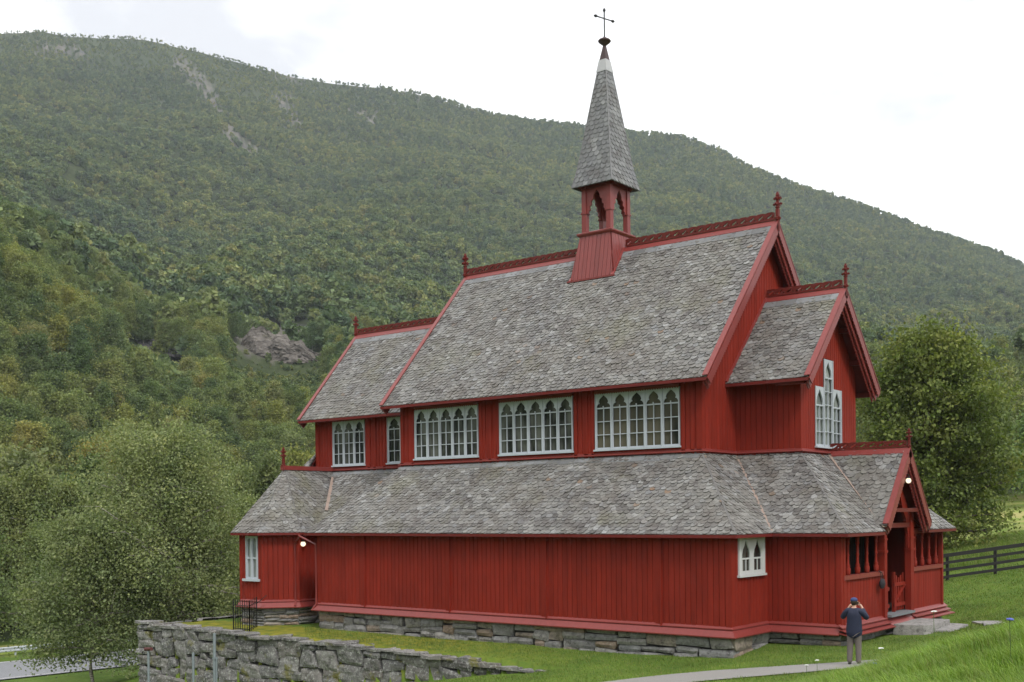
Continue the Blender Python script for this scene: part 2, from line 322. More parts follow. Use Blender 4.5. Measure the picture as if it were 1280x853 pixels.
# ---- masonry helper
def rubble(mb, p0, p1, zt, zb, avg=(.8, .3), th=.25, gap=.035, jit=.06, out=None, mi=0, rough=.05, topjit=0):
    "irregular stone courses on a vertical face from p0 to p1; zt, zb: functions of distance"
    p0, p1 = V((*p0, 0)), V((*p1, 0)); d = p1-p0; ln = d.length; d.normalize(); n = V((d.y, -d.x, 0))
    top = max(zt(i*ln/20) for i in range(21)); bot = min(zb(i*ln/20) for i in range(21)); rects = []
    def split(x0, x1, z0, z1):
        w, h = x1-x0, z1-z0
        if w > avg[0]*random.uniform(1., 1.9) and w/avg[0] > h/avg[1]*random.uniform(.6, 1.):
            c = x0+w*random.uniform(.35, .65); split(x0, c, z0, z1); split(c, x1, z0, z1)
        elif h > avg[1]*random.uniform(1., 1.8):
            c = z0+h*random.uniform(.38, .62); split(x0, x1, z0, c); split(x0, x1, c, z1)
        elif w > avg[0]*2: c = x0+w*random.uniform(.35, .65); split(x0, c, z0, z1); split(c, x1, z0, z1)
        else: rects.append((x0, x1, z0, z1))
    x = 0
    while x < ln-.01:
        w = min(random.uniform(2., 3.6), ln-x);  w = ln-x if ln-x-w < .8 else w
        split(x, x+w, bot, top); x += w
    for (x0, x1, z0, z1) in rects:
        xm = (x0+x1)/2; t_, b_ = zt(xm), zb(xm)
        if z0 > t_-.04 or z1 < b_-.1: continue
        z1 = min(z1, t_+random.uniform(-topjit, topjit)) if z1 > t_ else z1
        w, h = x1-x0-gap, z1-z0-gap
        if w < .06 or h < .04: continue
        nx, nz = max(2, min(9, int(w/.09))), max(2, min(6, int(h/.09))); cx, cz = xm, (z0+z1)/2
        j = [random.uniform(-jit, jit)*min(w, h)/.3 for _ in range(8)]; dp = random.uniform(0, th*.35); vs, fs = [], []; ph = random.uniform(0, 50)
        tx, tz = random.gauss(0, .06), random.gauss(0, .08)
        def pos(a, b_):
            a2, b2 = a*2-1, b_*2-1; rr = 1-.05*(a2*a2)*(b2*b2)*(1+math.sin(ph))
            X = cx+a2*rr*w/2+(j[0]*(1-a)*(1-b_)+j[1]*a*(1-b_)+j[2]*a*b_+j[3]*(1-a)*b_)
            Z = cz+b2*rr*h/2+(j[4]*(1-a)*(1-b_)+j[5]*a*(1-b_)+j[6]*a*b_+j[7]*(1-a)*b_)*.7
            return X, Z
        for q in range(nz+1):
            for p in range(nx+1):
                a, b_ = p/nx, q/nz; X, Z = pos(a, b_); ed = min(a, 1-a)*w, min(b_, 1-b_)*h; m = min(ed)
                D = dp+tx*(a-.5)*w+tz*(b_-.5)*h+rough*(.5*math.sin(X*9+ph)+.5*math.sin(Z*13+ph*1.7+X*5)+.6*random.uniform(-1, 1)*.5)
                D -= .035*max(0, 1-m/.04)
                vs.append(p0+d*X+n*D+V((0, 0, Z)))
        W_ = nx+1
        for q in range(nz):
            for p in range(nx): fs.append([q*W_+p, q*W_+p+1, (q+1)*W_+p+1, (q+1)*W_+p])
        per = [p for p in range(nx+1)]+[q*W_+nx for q in range(1, nz+1)]+[nz*W_+p for p in range(nx-1, -1, -1)]+[q*W_ for q in range(nz-1, 0, -1)]
        o = len(vs); vs += [vs[i]-n*(th+dp+.1) for i in per]; m_ = len(per)
        for i in range(m_): fs.append([per[i], o+i, o+(i+1) % m_, per[(i+1) % m_]])
        mb.add(vs, fs, mi)
# foundation
mb = MB(); ft = lambda x: -.2
rubble(mb, (-S, YA), (XA, YA), ft, lambda x: -1.15, (.95, .29), jit=.07, rough=.025, gap=.016)
rubble(mb, (XA, YA), (XA, YN), ft, lambda x: -1.0, (1.5, .5), rough=.012, jit=.02, gap=.02); rubble(mb, (XA, YN), (XF, YN), ft, lambda x: -.9, (.8, .2), rough=.02)
rubble(mb, (XF, YN), (XF, -YN), ft, lambda x: -.95, (.9, .25), rough=.02); rubble(mb, (XF, -YN), (XA, -YN), ft, lambda x: -.9, (1.2, .4)); rubble(mb, (-S, -C2-S), (-S, YA), ft, lambda x: -1.2, (.8, .3))
mb.box(-S+.12, XA-.12, YA+.12, -YA-.12, -1.3, -.06, 1); mb.box(XA-.2, XF-.12, YN+.12, -YN-.12, -1.3, -.06, 1)
part(mb, 'foundation', [FSTONE, DARK])
# ---- lower (skirt) roofs
RL = [SLATE, DRED]
ya, xa, yn, xf = -(B+S+E), L+S+E, -(C4+SY+E), XF+E
mb = MB()
slates(mb, [(-S-E, ya, H1), (xa, ya, H1), (L, -B, H2), (0, -B, H2)], (0, -1, 1))
slates(mb, [(xa, ya, H1), (xa, yn, H1), (L, -C4, H2), (L, -B, H2)], (1, 0, 1))
slates(mb, [(-S-E, -(C2+S+E), H1), (-S-E, ya, H1), (0, -B, H2), (0, -C2, H2)], (-1, 0, 1))
slates(mb, [(xa, -ya, H1), (-S-E, -ya, H1), (0, B, H2), (L, B, H2)], (0, 1, 1), detail=False)
slates(mb, [(xa, -yn, H1), (xa, -ya, H1), (L, B, H2), (L, C4, H2)], (1, 0, 1), detail=False); slates(mb, [(-S-E, -ya, H1), (-S-E, C2+S+E, H1), (0, C2, H2), (0, B, H2)], (-1, 0, 1), detail=False)
aroof = part(mb, 'aisle_roof', RL)
mb = MB()
slates(mb, [(xa, yn, H1), (xf, yn, H1), (L+N4, -C4, H2), (L, -C4, H2)], (0, -1, 1))
slates(mb, [(xf, yn, H1), (xf, -PW, H1), (L+N4, -.05, H2), (L+N4, -C4, H2)], (1, 0, 1))
slates(mb, [(xf, PW, H1), (xf, -yn, H1), (L+N4, C4, H2), (L+N4, .05, H2)], (1, 0, 1))
slates(mb, [(xf, -yn, H1), (xa, -yn, H1), (L, C4, H2), (L+N4, C4, H2)], (0, 1, 1), detail=False)
nlroof = part(mb, 'narthex_lower_roof', RL)
mb = MB()
slates(mb, [(-K, -(C2+S+E), H1), (-S-E, -(C2+S+E), H1), (0, -C2, H2), (-K, -C2, H2)], (0, -1, 1))
croof2 = part(mb, 'chancel_lower_roof', RL)
mb = MB(); slates(mb, [(-S-E, C2+S+E, H1), (-K, C2+S+E, H1), (-K, C2, H2), (0, C2, H2)], (0, 1, 1), detail=False); part(mb, 'chancel_lower_roof', RL)
mb = MB(); FP = [(-.30, -.05), (.0, -.09), (.0, .035), (.035, .035), (.035, -.13), (0, -.13)]
FP = [(-.36, -.05), (-.02, -.085), (.03, -.085), (.03, .012), (0, .012), (-.02, -.04), (-.36, -.02)]
sweep(mb, [(-S-E, -(C2+S+E), H1), (-S-E, ya, H1), (xa, ya, H1), (xa, yn, H1), (xf, yn, H1), (xf, -PW-.02, H1)], FP); sweep(mb, [(xf, PW+.02, H1), (xf, -yn, H1), (xa, -yn, H1), (xa, -ya, H1), (-S-E, -ya, H1)], FP)
part(mb, 'eave_board', EAVE, aroof)
mb = MB()   # hip seams and valley strips
def slope_strip(mb, p, q, w, lift=.06, mi=0): mb.bar(V(p)+V((0, 0, lift)), V(q)+V((0, 0, lift)), w, .02, mi)
for p, q in (((L, -C4, H2), (xa, yn, H1)), ((L+N4, -.05, H2+.03), (xf, -PW, H1+.1)), ((L+N4, .05, H2+.03), (xf, PW, H1+.1))): mb = MB(); slope_strip(mb, p, q, .16, .07); part(mb, 'valley_flashing', RUSTY, aroof)
BLUE = blue_slate(); HIP = plain('hip_slate', (.125, .12, .115), .7, .5, sc=9)
for p, q in (((L, -B, H2), (xa, ya, H1)), ((L+N4, -C4, H2), (xf, yn, H1)), ((0, -B, H2), (-S-E, ya, H1)), ((L+N4, C4, H2), (xf, -yn, H1))): mb = MB(); slope_strip(mb, p, q, .07, .035); part(mb, 'hip_cap', HIP, aroof)
for p, q, d in (((0, -B, H2), (L, -B, H2), (0, -1)), ((-K, -C2, H2), (0, -C2, H2), (0, -1))):
    x = p[0]; mb = MB()
    while x < q[0]-.05:
        x2 = min(q[0], x+random.uniform(.5, .75)); y = p[1]; hh = random.uniform(-.008, .008); yy = random.uniform(.2, .26)
        mb.add([(x+.01, y, H2+.075+hh), (x2-.01, y, H2+.075+hh), (x2-.01, y-yy, H2+.075+hh-yy*.96), (x+.01, y-yy, H2+.075+hh-yy*.96), (x+.01, y-yy, H2+.03-yy*.96), (x2-.01, y-yy, H2+.03-yy*.96)], [[0, 3, 2, 1], [3, 4, 5, 2]]); x = x2
    part(mb, 'top_course_slates', BLUE, aroof)
# ---- clerestory walls
def win_holes_head(cx, w, ztop, zspring):
    "ogee trefoil outline of the head light, in (u,v)"
    r = w/2; return [(cx-r, zspring), (cx+r, zspring), (cx+r*1.0, zspring+.06), (cx+r*.82, zspring+.13), (cx+r*.62, zspring+.15), (cx+r*.72, zspring+.22), (cx+r*.58, zspring+.31), (cx+r*.25, zspring+.39), (cx, ztop),
            (cx-r*.25, zspring+.39), (cx-r*.58, zspring+.31), (cx-r*.72, zspring+.22), (cx-r*.62, zspring+.15), (cx-r*.82, zspring+.13), (cx-r*1.0, zspring+.06)]
def window(fr, w, h, lights, rows, glass, parent=None, headh=.52, sill=True, mat=WHITE, cols=2, dent=True):
    "window in a wall frame fr=(o,u,v,n); o at lower left of the opening"
    o, u, v, n = [V(x) for x in fr]; lw = w/lights; mb = MB(); holes = []
    fw = .05 if lights > 1 else .07
    for i in range(lights):
        x0, x1 = i*lw+fw, (i+1)*lw-fw; cx = (x0+x1)/2; zs = h-headh
        holes.append(win_holes_head(cx, x1-x0-.02, h-.07, zs))
        zz = [.05+(zs-.03-.05)*k/rows for k in range(rows+1)]
        for k in range(rows):
            for c in range(cols):
                xa_, xb_ = x0+(x1-x0)*c/cols, x0+(x1-x0)*(c+1)/cols
                holes.append([(xa_+.012, zz[k]+.014), (xb_-.012, zz[k]+.014), (xb_-.012, zz[k+1]-.014), (xa_+.012, zz[k+1]-.014)])
    plate(mb, [(0, 0), (w, 0), (w, h), (0, h)], holes, .04, (o+n*.0, u, v, n))
    for i in range(lights+1): mb.obox(o, u, v, n, i*lw-.022 if i else 0, i*lw+.022 if i < lights else w, 0, h-.02, .021, .055)
    for i in range(lights): mb.obox(o, u, v, n, i*lw+lw/2-.02, i*lw+lw/2+.02, h-headh-.05, h-headh+.06, .021, .036)
    f = part(mb, 'window', mat, parent)
    mb = MB(); mb.add([o+u*a+v*b_-n*.05 for a, b_ in ((0, 0), (w, 0), (w, h), (0, h))], [[0, 1, 2, 3]]); part(mb, 'pane', glass, f)
    if sill: mb = MB(); mb.obox(o, u, v, n, -.05, w+.05, -.06, .0, -.02, .10); part(mb, 'sill', mat, f)
    if dent:
        mb = MB(); out_ = [(0, h+.0)]; k = int(w/.1)
        for i in range(k): out_ += [((i+.5)*w/k, h-.05), ((i+1)*w/k, h)]
        out_ += [(w, h+.09), (0, h+.09)]; plate(mb, out_, [], .03, (o+n*.06, u, v, n)); part(mb, 'drip_trim', TRIM, f)
    return f
ZW0, ZW1 = 5.86, 7.86; groups = [(.82, 4.22), (5.32, 8.79), (9.80, 13.30)]
mb = MB(); xs = [0]+[x for g_ in groups for x in g_]+[L]; out = (0, -1, 0)
for i in range(0, len(xs), 2):
    boards(mb, rect(xs[i], xs[i+1], H2-.1, 8.55, y=-B), out, .19)
for a, c in groups: boards(mb, rect(a, c, H2-.1, ZW0-.03, y=-B), out, 4.); boards(mb, rect(a, c, ZW1+.02, 8.55, y=-B), out, 4.); mb.add([(a, -B+.25, ZW0-.1), (c, -B+.25, ZW0-.1), (c, -B+.25, ZW1+.1), (a, -B+.25, ZW1+.1)], [[0, 1, 2, 3]])
boards(mb, rect(0, L, H2-.1, 8.55, y=B), (0, 1, 0), .4)
for x, ov, wd in ((L, (1, 0, 0), .2), (0, (-1, 0, 0), .2)):
    boards(mb, [(x, -B, H2-.1), (x, B, H2-.1), (x, B, 8.5), (x, 0, 13.9), (x, -B, 8.5)], ov, wd)
nwall = part(mb, 'nave_wall', RED)
mb = MB()
for a, c in ((0, .16), (.62, .76), (4.28, 4.42), (4.75, 4.9), (5.16, 5.28), (8.85, 8.98), (9.3, 9.46), (9.62, 9.74), (13.36, 13.5), (13.72, 13.86), (13.95, L+.03)): mb = MB(); mb.box(a, c, -B-.06, -B-.01, H2, 8.5); part(mb, 'upright_board', RED, nwall)
mb = MB(); mb.box(L-.02, L+.05, -B-.04, -B+.14, H2, 8.5); part(mb, 'corner_board', RED, nwall)
mb = MB(); HB = [(.0, .19), (.06, .16), (.06, .125), (.12, .10), (.12, .07), (.0, .07)]
sweep(mb, [(-K, C2, H2), (-K, -C2, H2), (0, -C2, H2), (0, -B, H2), (L, -B, H2), (L, -C4, H2), (L+N4, -C4, H2), (L+N4, C4, H2), (L, C4, H2), (L, B, H2), (0, B, H2)], HB)
part(mb, 'base_moulding', TRIM, nwall)
wins = []
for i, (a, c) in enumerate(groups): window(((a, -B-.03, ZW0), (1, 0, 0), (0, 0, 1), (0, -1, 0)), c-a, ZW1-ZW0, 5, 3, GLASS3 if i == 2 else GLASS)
# chancel walls
mb = MB(); cg = [(-6.0, -3.92), (-2.48, -1.66)]; xs = [-K]+[x for g_ in cg for x in g_]+[0]
for i in range(0, len(xs), 2): boards(mb, rect(xs[i], xs[i+1], H2-.1, 8.5, y=-C2), out, .19)
for a, c in cg: boards(mb, rect(a, c, H2-.1, ZW0-.03, y=-C2), out, 4.); boards(mb, rect(a, c, ZW1, 8.5, y=-C2), out, 4.)
boards(mb, rect(-K, 0, H2-.1, 8.5, y=C2), (0, 1, 0), .4)
boards(mb, [(-K, -C2, H2-.1), (-K, C2, H2-.1), (-K, C2, 8.4), (-K, 0, 12), (-K, -C2, 8.4)], (-1, 0, 0), .25)
cwall = part(mb, 'chancel_wall', RED)
mb = MB()
for a, c in ((-K-.03, -K+.2), (-3.75, -3.58), (-3.38, -3.22), (-2.75, -2.6)): mb = MB(); mb.box(a, c, -C2-.06, -C2-.01, H2, 8.4); part(mb, 'upright_board', RED, cwall)
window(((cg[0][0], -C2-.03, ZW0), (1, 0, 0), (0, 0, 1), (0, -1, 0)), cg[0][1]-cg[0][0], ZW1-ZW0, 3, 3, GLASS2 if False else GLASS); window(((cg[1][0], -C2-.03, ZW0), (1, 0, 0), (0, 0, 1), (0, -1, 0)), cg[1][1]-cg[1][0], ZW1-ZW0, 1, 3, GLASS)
# chancel lower wall, behind the sacristy
mb = MB(); boards(mb, rect(-K, -S, -.05, 3.2, y=-C2-S), out, .25); part(mb, 'chancel_lower_wall', RED); mb = MB(); boards(mb, rect(-K, -S, -.05, 3.2, y=C2+S), (0, 1, 0), .4); part(mb, 'chancel_lower_wall', RED)
# narthex upper walls
mb = MB(); XN = L+N4
boards(mb, rect(L, XN, H2-.1, 8.7, y=-C4), out, .2); boards(mb, rect(L, XN, H2-.1, 8.7, y=C4), (0, 1, 0), .3)
zt_ = lambda y: 8.7+(2.29-abs(y))*1.105
boards(mb, [(XN, -C4, H2-.1), (XN, -1.2, H2-.1), (XN, -1.2, zt_(-1.2)), (XN, -C4, 8.7)], (1, 0, 0), .17); boards(mb, [(XN, .98, H2-.1), (XN, C4, H2-.1), (XN, C4, 8.7), (XN, .98, zt_(.98))], (1, 0, 0), .17)
boards(mb, [(XN, -1.2, 7.93), (XN, -.5, 7.93), (XN, -.5, zt_(.5)), (XN, -1.2, zt_(1.2))], (1, 0, 0), .17); boards(mb, [(XN, .27, 7.93), (XN, .98, 7.93), (XN, .98, zt_(.98)), (XN, .27, zt_(.27))], (1, 0, 0), .17)
boards(mb, [(XN, -.5, 8.95), (XN, .27, 8.95), (XN, .27, zt_(.27)), (XN, 0, zt_(0)), (XN, -.5, zt_(.5))], (1, 0, 0), .17); boards(mb, rect(-1.2, .98, H2-.1, 5.84, x=XN), (1, 0, 0), .17)
nuw = part(mb, 'narthex_wall', RED)
for a in ((XN-.16, XN+.035, -C4-.04, -C4+.15), (XN-.16, XN+.035, C4-.15, C4+.04), (L+.03, L+.14, -C4-.04, -C4+.02)): mb = MB(); mb.box(*a, H2, 8.6); part(mb, 'corner_board', RED, nuw)
# tall three-part gable window: centre light higher
def lancet(cx, w, z0, z1): r = w/2; return [(cx-r, z0), (cx+r, z0), (cx+r, z0+.1), (cx+r*.8, z0+.25), (cx+r*.4, z0+.38), (cx, z1), (cx-r*.4, z0+.38), (cx-r*.8, z0+.25), (cx-r, z0+.1)]
mb = MB(); o = V((XN+.02, -1.2, 5.86)); u, v, n = V((0, 1, 0)), V((0, 0, 1)), V((1, 0, 0)); W3, hs, hc = 2.18, 2.07, 3.07; lw = W3/3
outl = [(0, 0), (W3, 0), (W3, hs), (2*lw, hs), (2*lw, hc), (lw, hc), (lw, hs), (0, hs)]; holes = []
for i, hh in ((0, hs), (1, hc), (2, hs)):
    cx = (i+.5)*lw; nr = 3 if i != 1 else 5; zs = hh-.62; holes.append(lancet(cx, lw-.17, zs, hh-.08))
    for k in range(nr):
        za, zb = .06+(zs-.1)*k/nr, .06+(zs-.1)*(k+1)/nr
        holes.append([(i*lw+.045, za+.013), (i*lw+lw/2-.01, za+.013), (i*lw+lw/2-.01, zb-.013), (i*lw+.045, zb-.013)]); holes.append([(i*lw+lw/2+.01, za+.013), ((i+1)*lw-.045, za+.013), ((i+1)*lw-.045, zb-.013), (i*lw+lw/2+.01, zb-.013)])
plate(mb, outl, holes, .05, (o, u, v, n))
for i, (h_) in enumerate((hs, hc, hc, hs)): mb.obox(o, u, v, n, i*lw-.02, i*lw+.02, 0, h_, .026, .05)
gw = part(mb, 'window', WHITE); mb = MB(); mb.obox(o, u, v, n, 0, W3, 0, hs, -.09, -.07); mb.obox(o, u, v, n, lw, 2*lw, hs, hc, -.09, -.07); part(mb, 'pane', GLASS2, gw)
mb = MB(); mb.obox(o, u, v, n, -.05, W3+.05, -.06, -.003, -.02, .11); part(mb, 'sill', WHITE, gw)
# aisle end window: two lights under the eave
mb = MB(); o = V((XA+.045, -6.66, 1.66)); w_, h_ = 1.7, 1.2
holes = [lancet(.47, .52, .52, 1.12), lancet(1.23, .52, .52, 1.12)]+[[(a+.015, .12), (a+.235, .12), (a+.235, .47), (a+.015, .47)] for a in (.22, .47, .98, 1.23)]
plate(mb, [(0, 0), (w_, 0), (w_, h_), (0, h_)], holes, .05, (o, u, v, n)); mb.obox(o, u, v, n, 0, .1, 0, h_, .026, .05); mb.obox(o, u, v, n, w_-.1, w_, 0, h_, .026, .05)
aw = part(mb, 'window', CREAM); mb = MB(); mb.obox(o, u, v, n, .02, w_-.02, .02, h_, -.016, -.006); part(mb, 'pane', GLASS, aw); mb = MB(); mb.obox(o, u, v, n, -.05, w_+.05, -.07, -.003, -.02, .09); part(mb, 'sill', CREAM, aw)
# ---- gabled roofs
def bargeboard(mb, x, p_ap, p_ev, sgn, w=.26, th=.045, teeth=.14, td=.045, n=(1, 0, 0)):
    "saw-edged board in the plane x from the apex to the eave; p are (y,z)"
    a, b_ = V((x, p_ap[0], p_ap[1])), V((x, p_ev[0], p_ev[1])); u = (b_-a); ln = u.length; u.normalize(); nn = V(n); v = nn.cross(u)
    if v.z > 0: v = -v
    k = int(ln/teeth); outl = [(0, 0), (ln, 0), (ln, w)]
    cut = w*.6
    for i in range(k): outl += [(ln-(i+.5)*ln/k, w-td), (ln-(i+1)*ln/k, w)]
    plate(mb, outl, [], th, (a, u, v, nn))
def cresting(parent, x0, x1, y, z, h=.3, per=.36):
    "carved ridge board with slanting cut-outs, on a ridge cap"
    n_ = max(2, round((x1-x0)/per)); per = (x1-x0)/n_; holes = []; top = [(0, 0), (x1-x0, 0)]
    for i in range(n_):
        a = i*per; holes.append([(a+per*.12, h*.30), (a+per*.34, h*.26), (a+per*.62, h*.5), (a+per*.8, h*.74), (a+per*.55, h*.70), (a+per*.42, h*.56), (a+per*.22, h*.50)])
        holes.append([(a+per*.72, h*.26), (a+per*.94, h*.30), (a+per*.9, h*.52)])
    for i in range(n_, 0, -1): a = (i-1)*per; top += [(a+per, h*.92), (a+per*.75, h), (a+per*.25, h)]
    top += [(0, h*.92)]
    mb = MB(); plate(mb, top, holes, .06, ((x0, y, z+.02), (1, 0, 0), (0, 0, 1), (0, -1, 0))); c = part(mb, 'ridge_cresting', DRED, parent)
    mb = MB(); mb.box(x0, x1, y-.07, y+.07, z+.0, z+.075); mb.box(x0, x1, y-.045, y+.045, z+.02+h, z+.05+h); return c
def finial(parent, x, y, z, h=1.05):
    s_ = h/1.05; w = lambda pts: [(a*s_, b_*s_) for a, b_ in pts]
    half = [(.05, 0), (.12, .03), (.12, .09), (.06, .13), (.05, .42), (.09, .46), (.06, .5), (.055, .54), (.10, .555), (.15, .53), (.19, .575), (.15, .62), (.10, .60), (.055, .64), (.05, .72), (.09, .76), (.13, .74), (.165, .785), (.13, .83), (.09, .82), (.055, .85), (.07, .9), (.045, .96), (0, 1.03)]
    outl = w(half+[(-a, b_) for a, b_ in half[-2::-1]])
    mb = MB(); plate(mb, outl, [], .075*s_, ((x, y, z), (0, 1, 0), (0, 0, 1), (1, 0, 0))); plate(mb, outl, [], .07*s_, ((x, y, z+.002), (1, 0, 0), (0, 0, 1), (0, -1, 0)))
    mb.box(x-.06*s_, x+.06*s_, y-.06*s_, y+.06*s_, z-.4*s_, z+.4*s_)
    return part(mb, 'finial', DRED, parent)
def gable_roof(name, x0, x1, yh, ze, zr, detail_back=False, left=True, right=True, crest=None, w0=.235, ev=.155, finl=False, finr=False, fh=1.05, back=False):
    sl = (zr-ze)/yh
    mb = MB(); slates(mb, [(x0, -yh, ze), (x1, -yh, ze), (x1, 0, zr), (x0, 0, zr)], (0, -1, 1), w0, ev)
    slates(mb, [(x1, yh, ze), (x0, yh, ze), (x0, 0, zr), (x1, 0, zr)], (0, 1, 1), w0, ev, detail=back)
    r = part(mb, name, RL)
    nrm = V((0, -sl, 1)).normalized()   # not unit sign-critical
    mb = MB()
    for xg, s_, on in ((x0, -1, left), (x1, 1, right)):
        if not on: continue
        for sg in (-1, 1):
            mb = MB(); bargeboard(mb, xg+s_*.03, (0, zr+.03), (sg*(yh+.03), ze-.01), sg, .27, n=(1, 0, 0)); bargeboard(mb, xg-s_*.06, (0, zr-.12), (sg*(yh-.02), ze-.12), sg, .30, n=(1, 0, 0), teeth=.12)
            if s_ > 0: bargeboard(mb, xg-s_*.15, (0, zr-.26), (sg*(yh-.1), ze-.17), sg, .28, n=(1, 0, 0), teeth=.12)
            part(mb, 'bargeboard', TRIM, r)
    mb = MB()
    for xg, s_, on in ((x0, -1, left), (x1, 1, right)):
        if not on: continue
        for sg in (-1, 1):   # capping strip lying on the slope edge
            a, b_ = V((xg-s_*.04, 0, zr+.085)), V((xg-s_*.04, sg*(yh+.05), ze+.075)); mb = MB(); mb.bar(a, b_, .2, .035, up=V((0, sg*(zr-ze), yh)).normalized()); part(mb, 'rake_cap', TRIM, r)
    for sg in (-1, 1): mb = MB(); mb.obox(V((x0, sg*yh, ze)), V((1, 0, 0)), V((0, 0, 1)), V((0, sg, 0)), .0, x1-x0, -.095, .012, -.02, .03); part(mb, 'eave_board', EAVE, r)
    c0, c1 = crest if crest else (x0, x1)
    mb = MB()
    for sg in (-1, 1): mb.add([(c0, 0, zr+.11), (c1, 0, zr+.11), (c1, sg*.17, zr+.11-.17*sl), (c0, sg*.17, zr+.11-.17*sl), (c0, sg*.17, zr+.06-.17*sl), (c1, sg*.17, zr+.06-.17*sl)], [[0, 1, 2, 3], [3, 2, 5, 4]])
    part(mb, 'ridge_cap', TRIM, r)
    # course of long blue slates below the ridge
    if detail_back:
        mb = MB(); x = c0
        while x < c1-.05:
            x2 = min(c1, x+random.uniform(.5, .8)); mb.add([(x+.008, -.15, zr+.085-.15*sl), (x2-.008, -.15, zr+.085-.15*sl), (x2-.008, -.37, zr+.085-.37*sl), (x+.008, -.37, zr+.085-.37*sl), (x+.008, -.37, zr+.04-.37*sl), (x2-.008, -.37, zr+.04-.37*sl)], [[0, 3, 2, 1], [3, 4, 5, 2]]); x = x2
        part(mb, 'top_course_slates', BLUE, r)
    # purlin ends and collar under the gable overhang
    mb = MB()
    if right:
        for k in (.3, .62, .95):
            for sg in (-1, 1): mb = MB(); mb.box(x1-G2-.6, x1-.2, sg*yh*k-.08, sg*yh*k+.08, zr-(zr-ze)*k-.34, zr-(zr-ze)*k-.16); part(mb, 'purlin', DRED, r)
    if finl: finial(r, x0-.02, 0, zr+.1, fh)
    if finr: finial(r, x1+.02, 0, zr+.1, fh)
    return r
nr = gable_roof('nave_roof', -GL, L+G, B+E2, H3, ZR, finl=True, finr=True, detail_back=True)
TX = 7.05
cresting(nr, -GL, TX-.95, 0, ZR+.1); cresting(nr, TX+.95, L+G-.1, 0, ZR+.1)
cr = gable_roof('chancel_roof', -K-GL, .0, C2+E2, H5, ZR5, right=False, finl=True, fh=.95, detail_back=True); cresting(cr, -K-GL+.1, 0, 0, ZR5+.1, .27)
nx = gable_roof('narthex_roof', L+.03, L+N4+G2, C4+E4, H4, ZR4, left=False, finr=True, fh=.85, detail_back=True); cresting(nx, L+.1, L+N4+G2-.1, 0, ZR4+.1, .27)
mb = MB(); sl4 = (ZR4-H4)/(C4+E4); mb.bar((L+.06, 0, ZR4+.08), (L+.06, -(C4+E4), H4+.08), .1, .1); mb.bar((L+.06, 0, ZR4+.08), (L+.06, (C4+E4), H4+.08), .1, .1); part(mb, 'roof_flashing', TRIM, nx)
# ---- apse roof behind the chancel
mb = MB(); a_ = [(-K, -C2, 6.45), (-K, C2, 6.45), (-K-3.6, C2+1.67, H1), (-K-3.6, -C2-1.67, H1)]
slates(mb, a_, (-1, 0, 1), detail=False); slates(mb, [(-K, -C2, 6.45), (-K-3.6, -C2-1.67, H1), (-K, -C2-2.4, H1)], (-.1, -1, .6)); slates(mb, [(-K, C2, 6.45), (-K-3.6, C2+1.67, H1), (-K, C2+2.4, H1)], (-.1, 1, .6), detail=False)
part(mb, 'apse_roof', RL)
mb = MB(); pa = [(-K, -C2-S), (-K-2.2, -3.5), (-K-4.1, -1.6), (-K-4.1, 1.6), (-K-2.2, 3.5), (-K, C2+S)]
for p, q in zip(pa, pa[1:]): boards(mb, [(*p, -1.1), (*q, -1.1), (*q, 3.1), (*p, 3.1)], ((p[0]+q[0])/2+K, (p[1]+q[1])/2, 0), .25)
part(mb, 'apse_wall', RED)
# ---- octagonal sacristy
OX, OY, OA, ZO = -6.09, -5.72, 1.75, 5.60; t_ = OA*math.tan(math.pi/8)
def octo(a):
    t = a*math.tan(math.pi/8); return [(OX-a, OY+t), (OX-a, OY-t), (OX-t, OY-a), (OX+t, OY-a), (OX+a, OY-t), (OX+a, OY+t)]
ow = octo(OA); ow[0] = (OX-OA, -C2-S+.6); ow[-1] = (OX+OA, -C2-S+.6)
mb = MB()
for i, (p, q) in enumerate(zip(ow, ow[1:])):
    n = V((q[1]-p[1], -(q[0]-p[0]), 0))
    if i == 2:
        pm = lambda t, z: (p[0]+(q[0]-p[0])*t, p[1], z)
        boards(mb, [pm(0, -.05), pm(1, -.05), pm(1, .98), pm(0, .98)], n, .2); boards(mb, [pm(0, .98), pm(.26, .98), pm(.26, 3.1), pm(0, 3.1)], n, .19); boards(mb, [pm(.80, .98), pm(1, .98), pm(1, 3.1), pm(.80, 3.1)], n, .19); boards(mb, [pm(.26, 2.78), pm(.80, 2.78), pm(.80, 3.1), pm(.26, 3.1)], n, .19)
    else: boards(mb, [(*p, -.05), (*q, -.05), (*q, 3.1), (*p, 3.1)], n, .22)
sac = part(mb, 'sacristy_wall', RED)
mb = MB()
for i in (2, 3, 4): p = ow[i]; mb = MB(); mb.lathe((p[0], p[1], 0), [(.075, 0), (.075, 3.05)], 8); part(mb, 'corner_board', RED, sac)
mb = MB(); sweep(mb, ow, SKP1); sweep(mb, ow, SKP2); part(mb, 'skirting', TRIM, sac)
mb = MB()
for p, q in zip(ow, ow[1:]): rubble(mb, p, q, ft, lambda x: -1.25, (.75, .16), rough=.03, th=.2)
oi_ = octo(OA-.06); oi_[0] = (OX-OA+.06, -C2-S+.5); oi_[-1] = (OX+OA-.06, -C2-S+.5)
mb.add([(*p, -1.3) for p in oi_]+[(*p, -.12) for p in oi_], [[i, (i+1) % 6, (i+1) % 6+6, i+6] for i in range(6)], 0); part(mb, 'foundation', [FSTONE, DARK], sac)
p, q = ow[2], ow[3]; x0 = p[0]+(q[0]-p[0])*.26; w_ = (q[0]-p[0])*.54; mb = MB(); o = V((x0, p[1]-.02, .98)); h_ = 1.8; u, v, n = V((1, 0, 0)), V((0, 0, 1)), V((0, -1, 0))
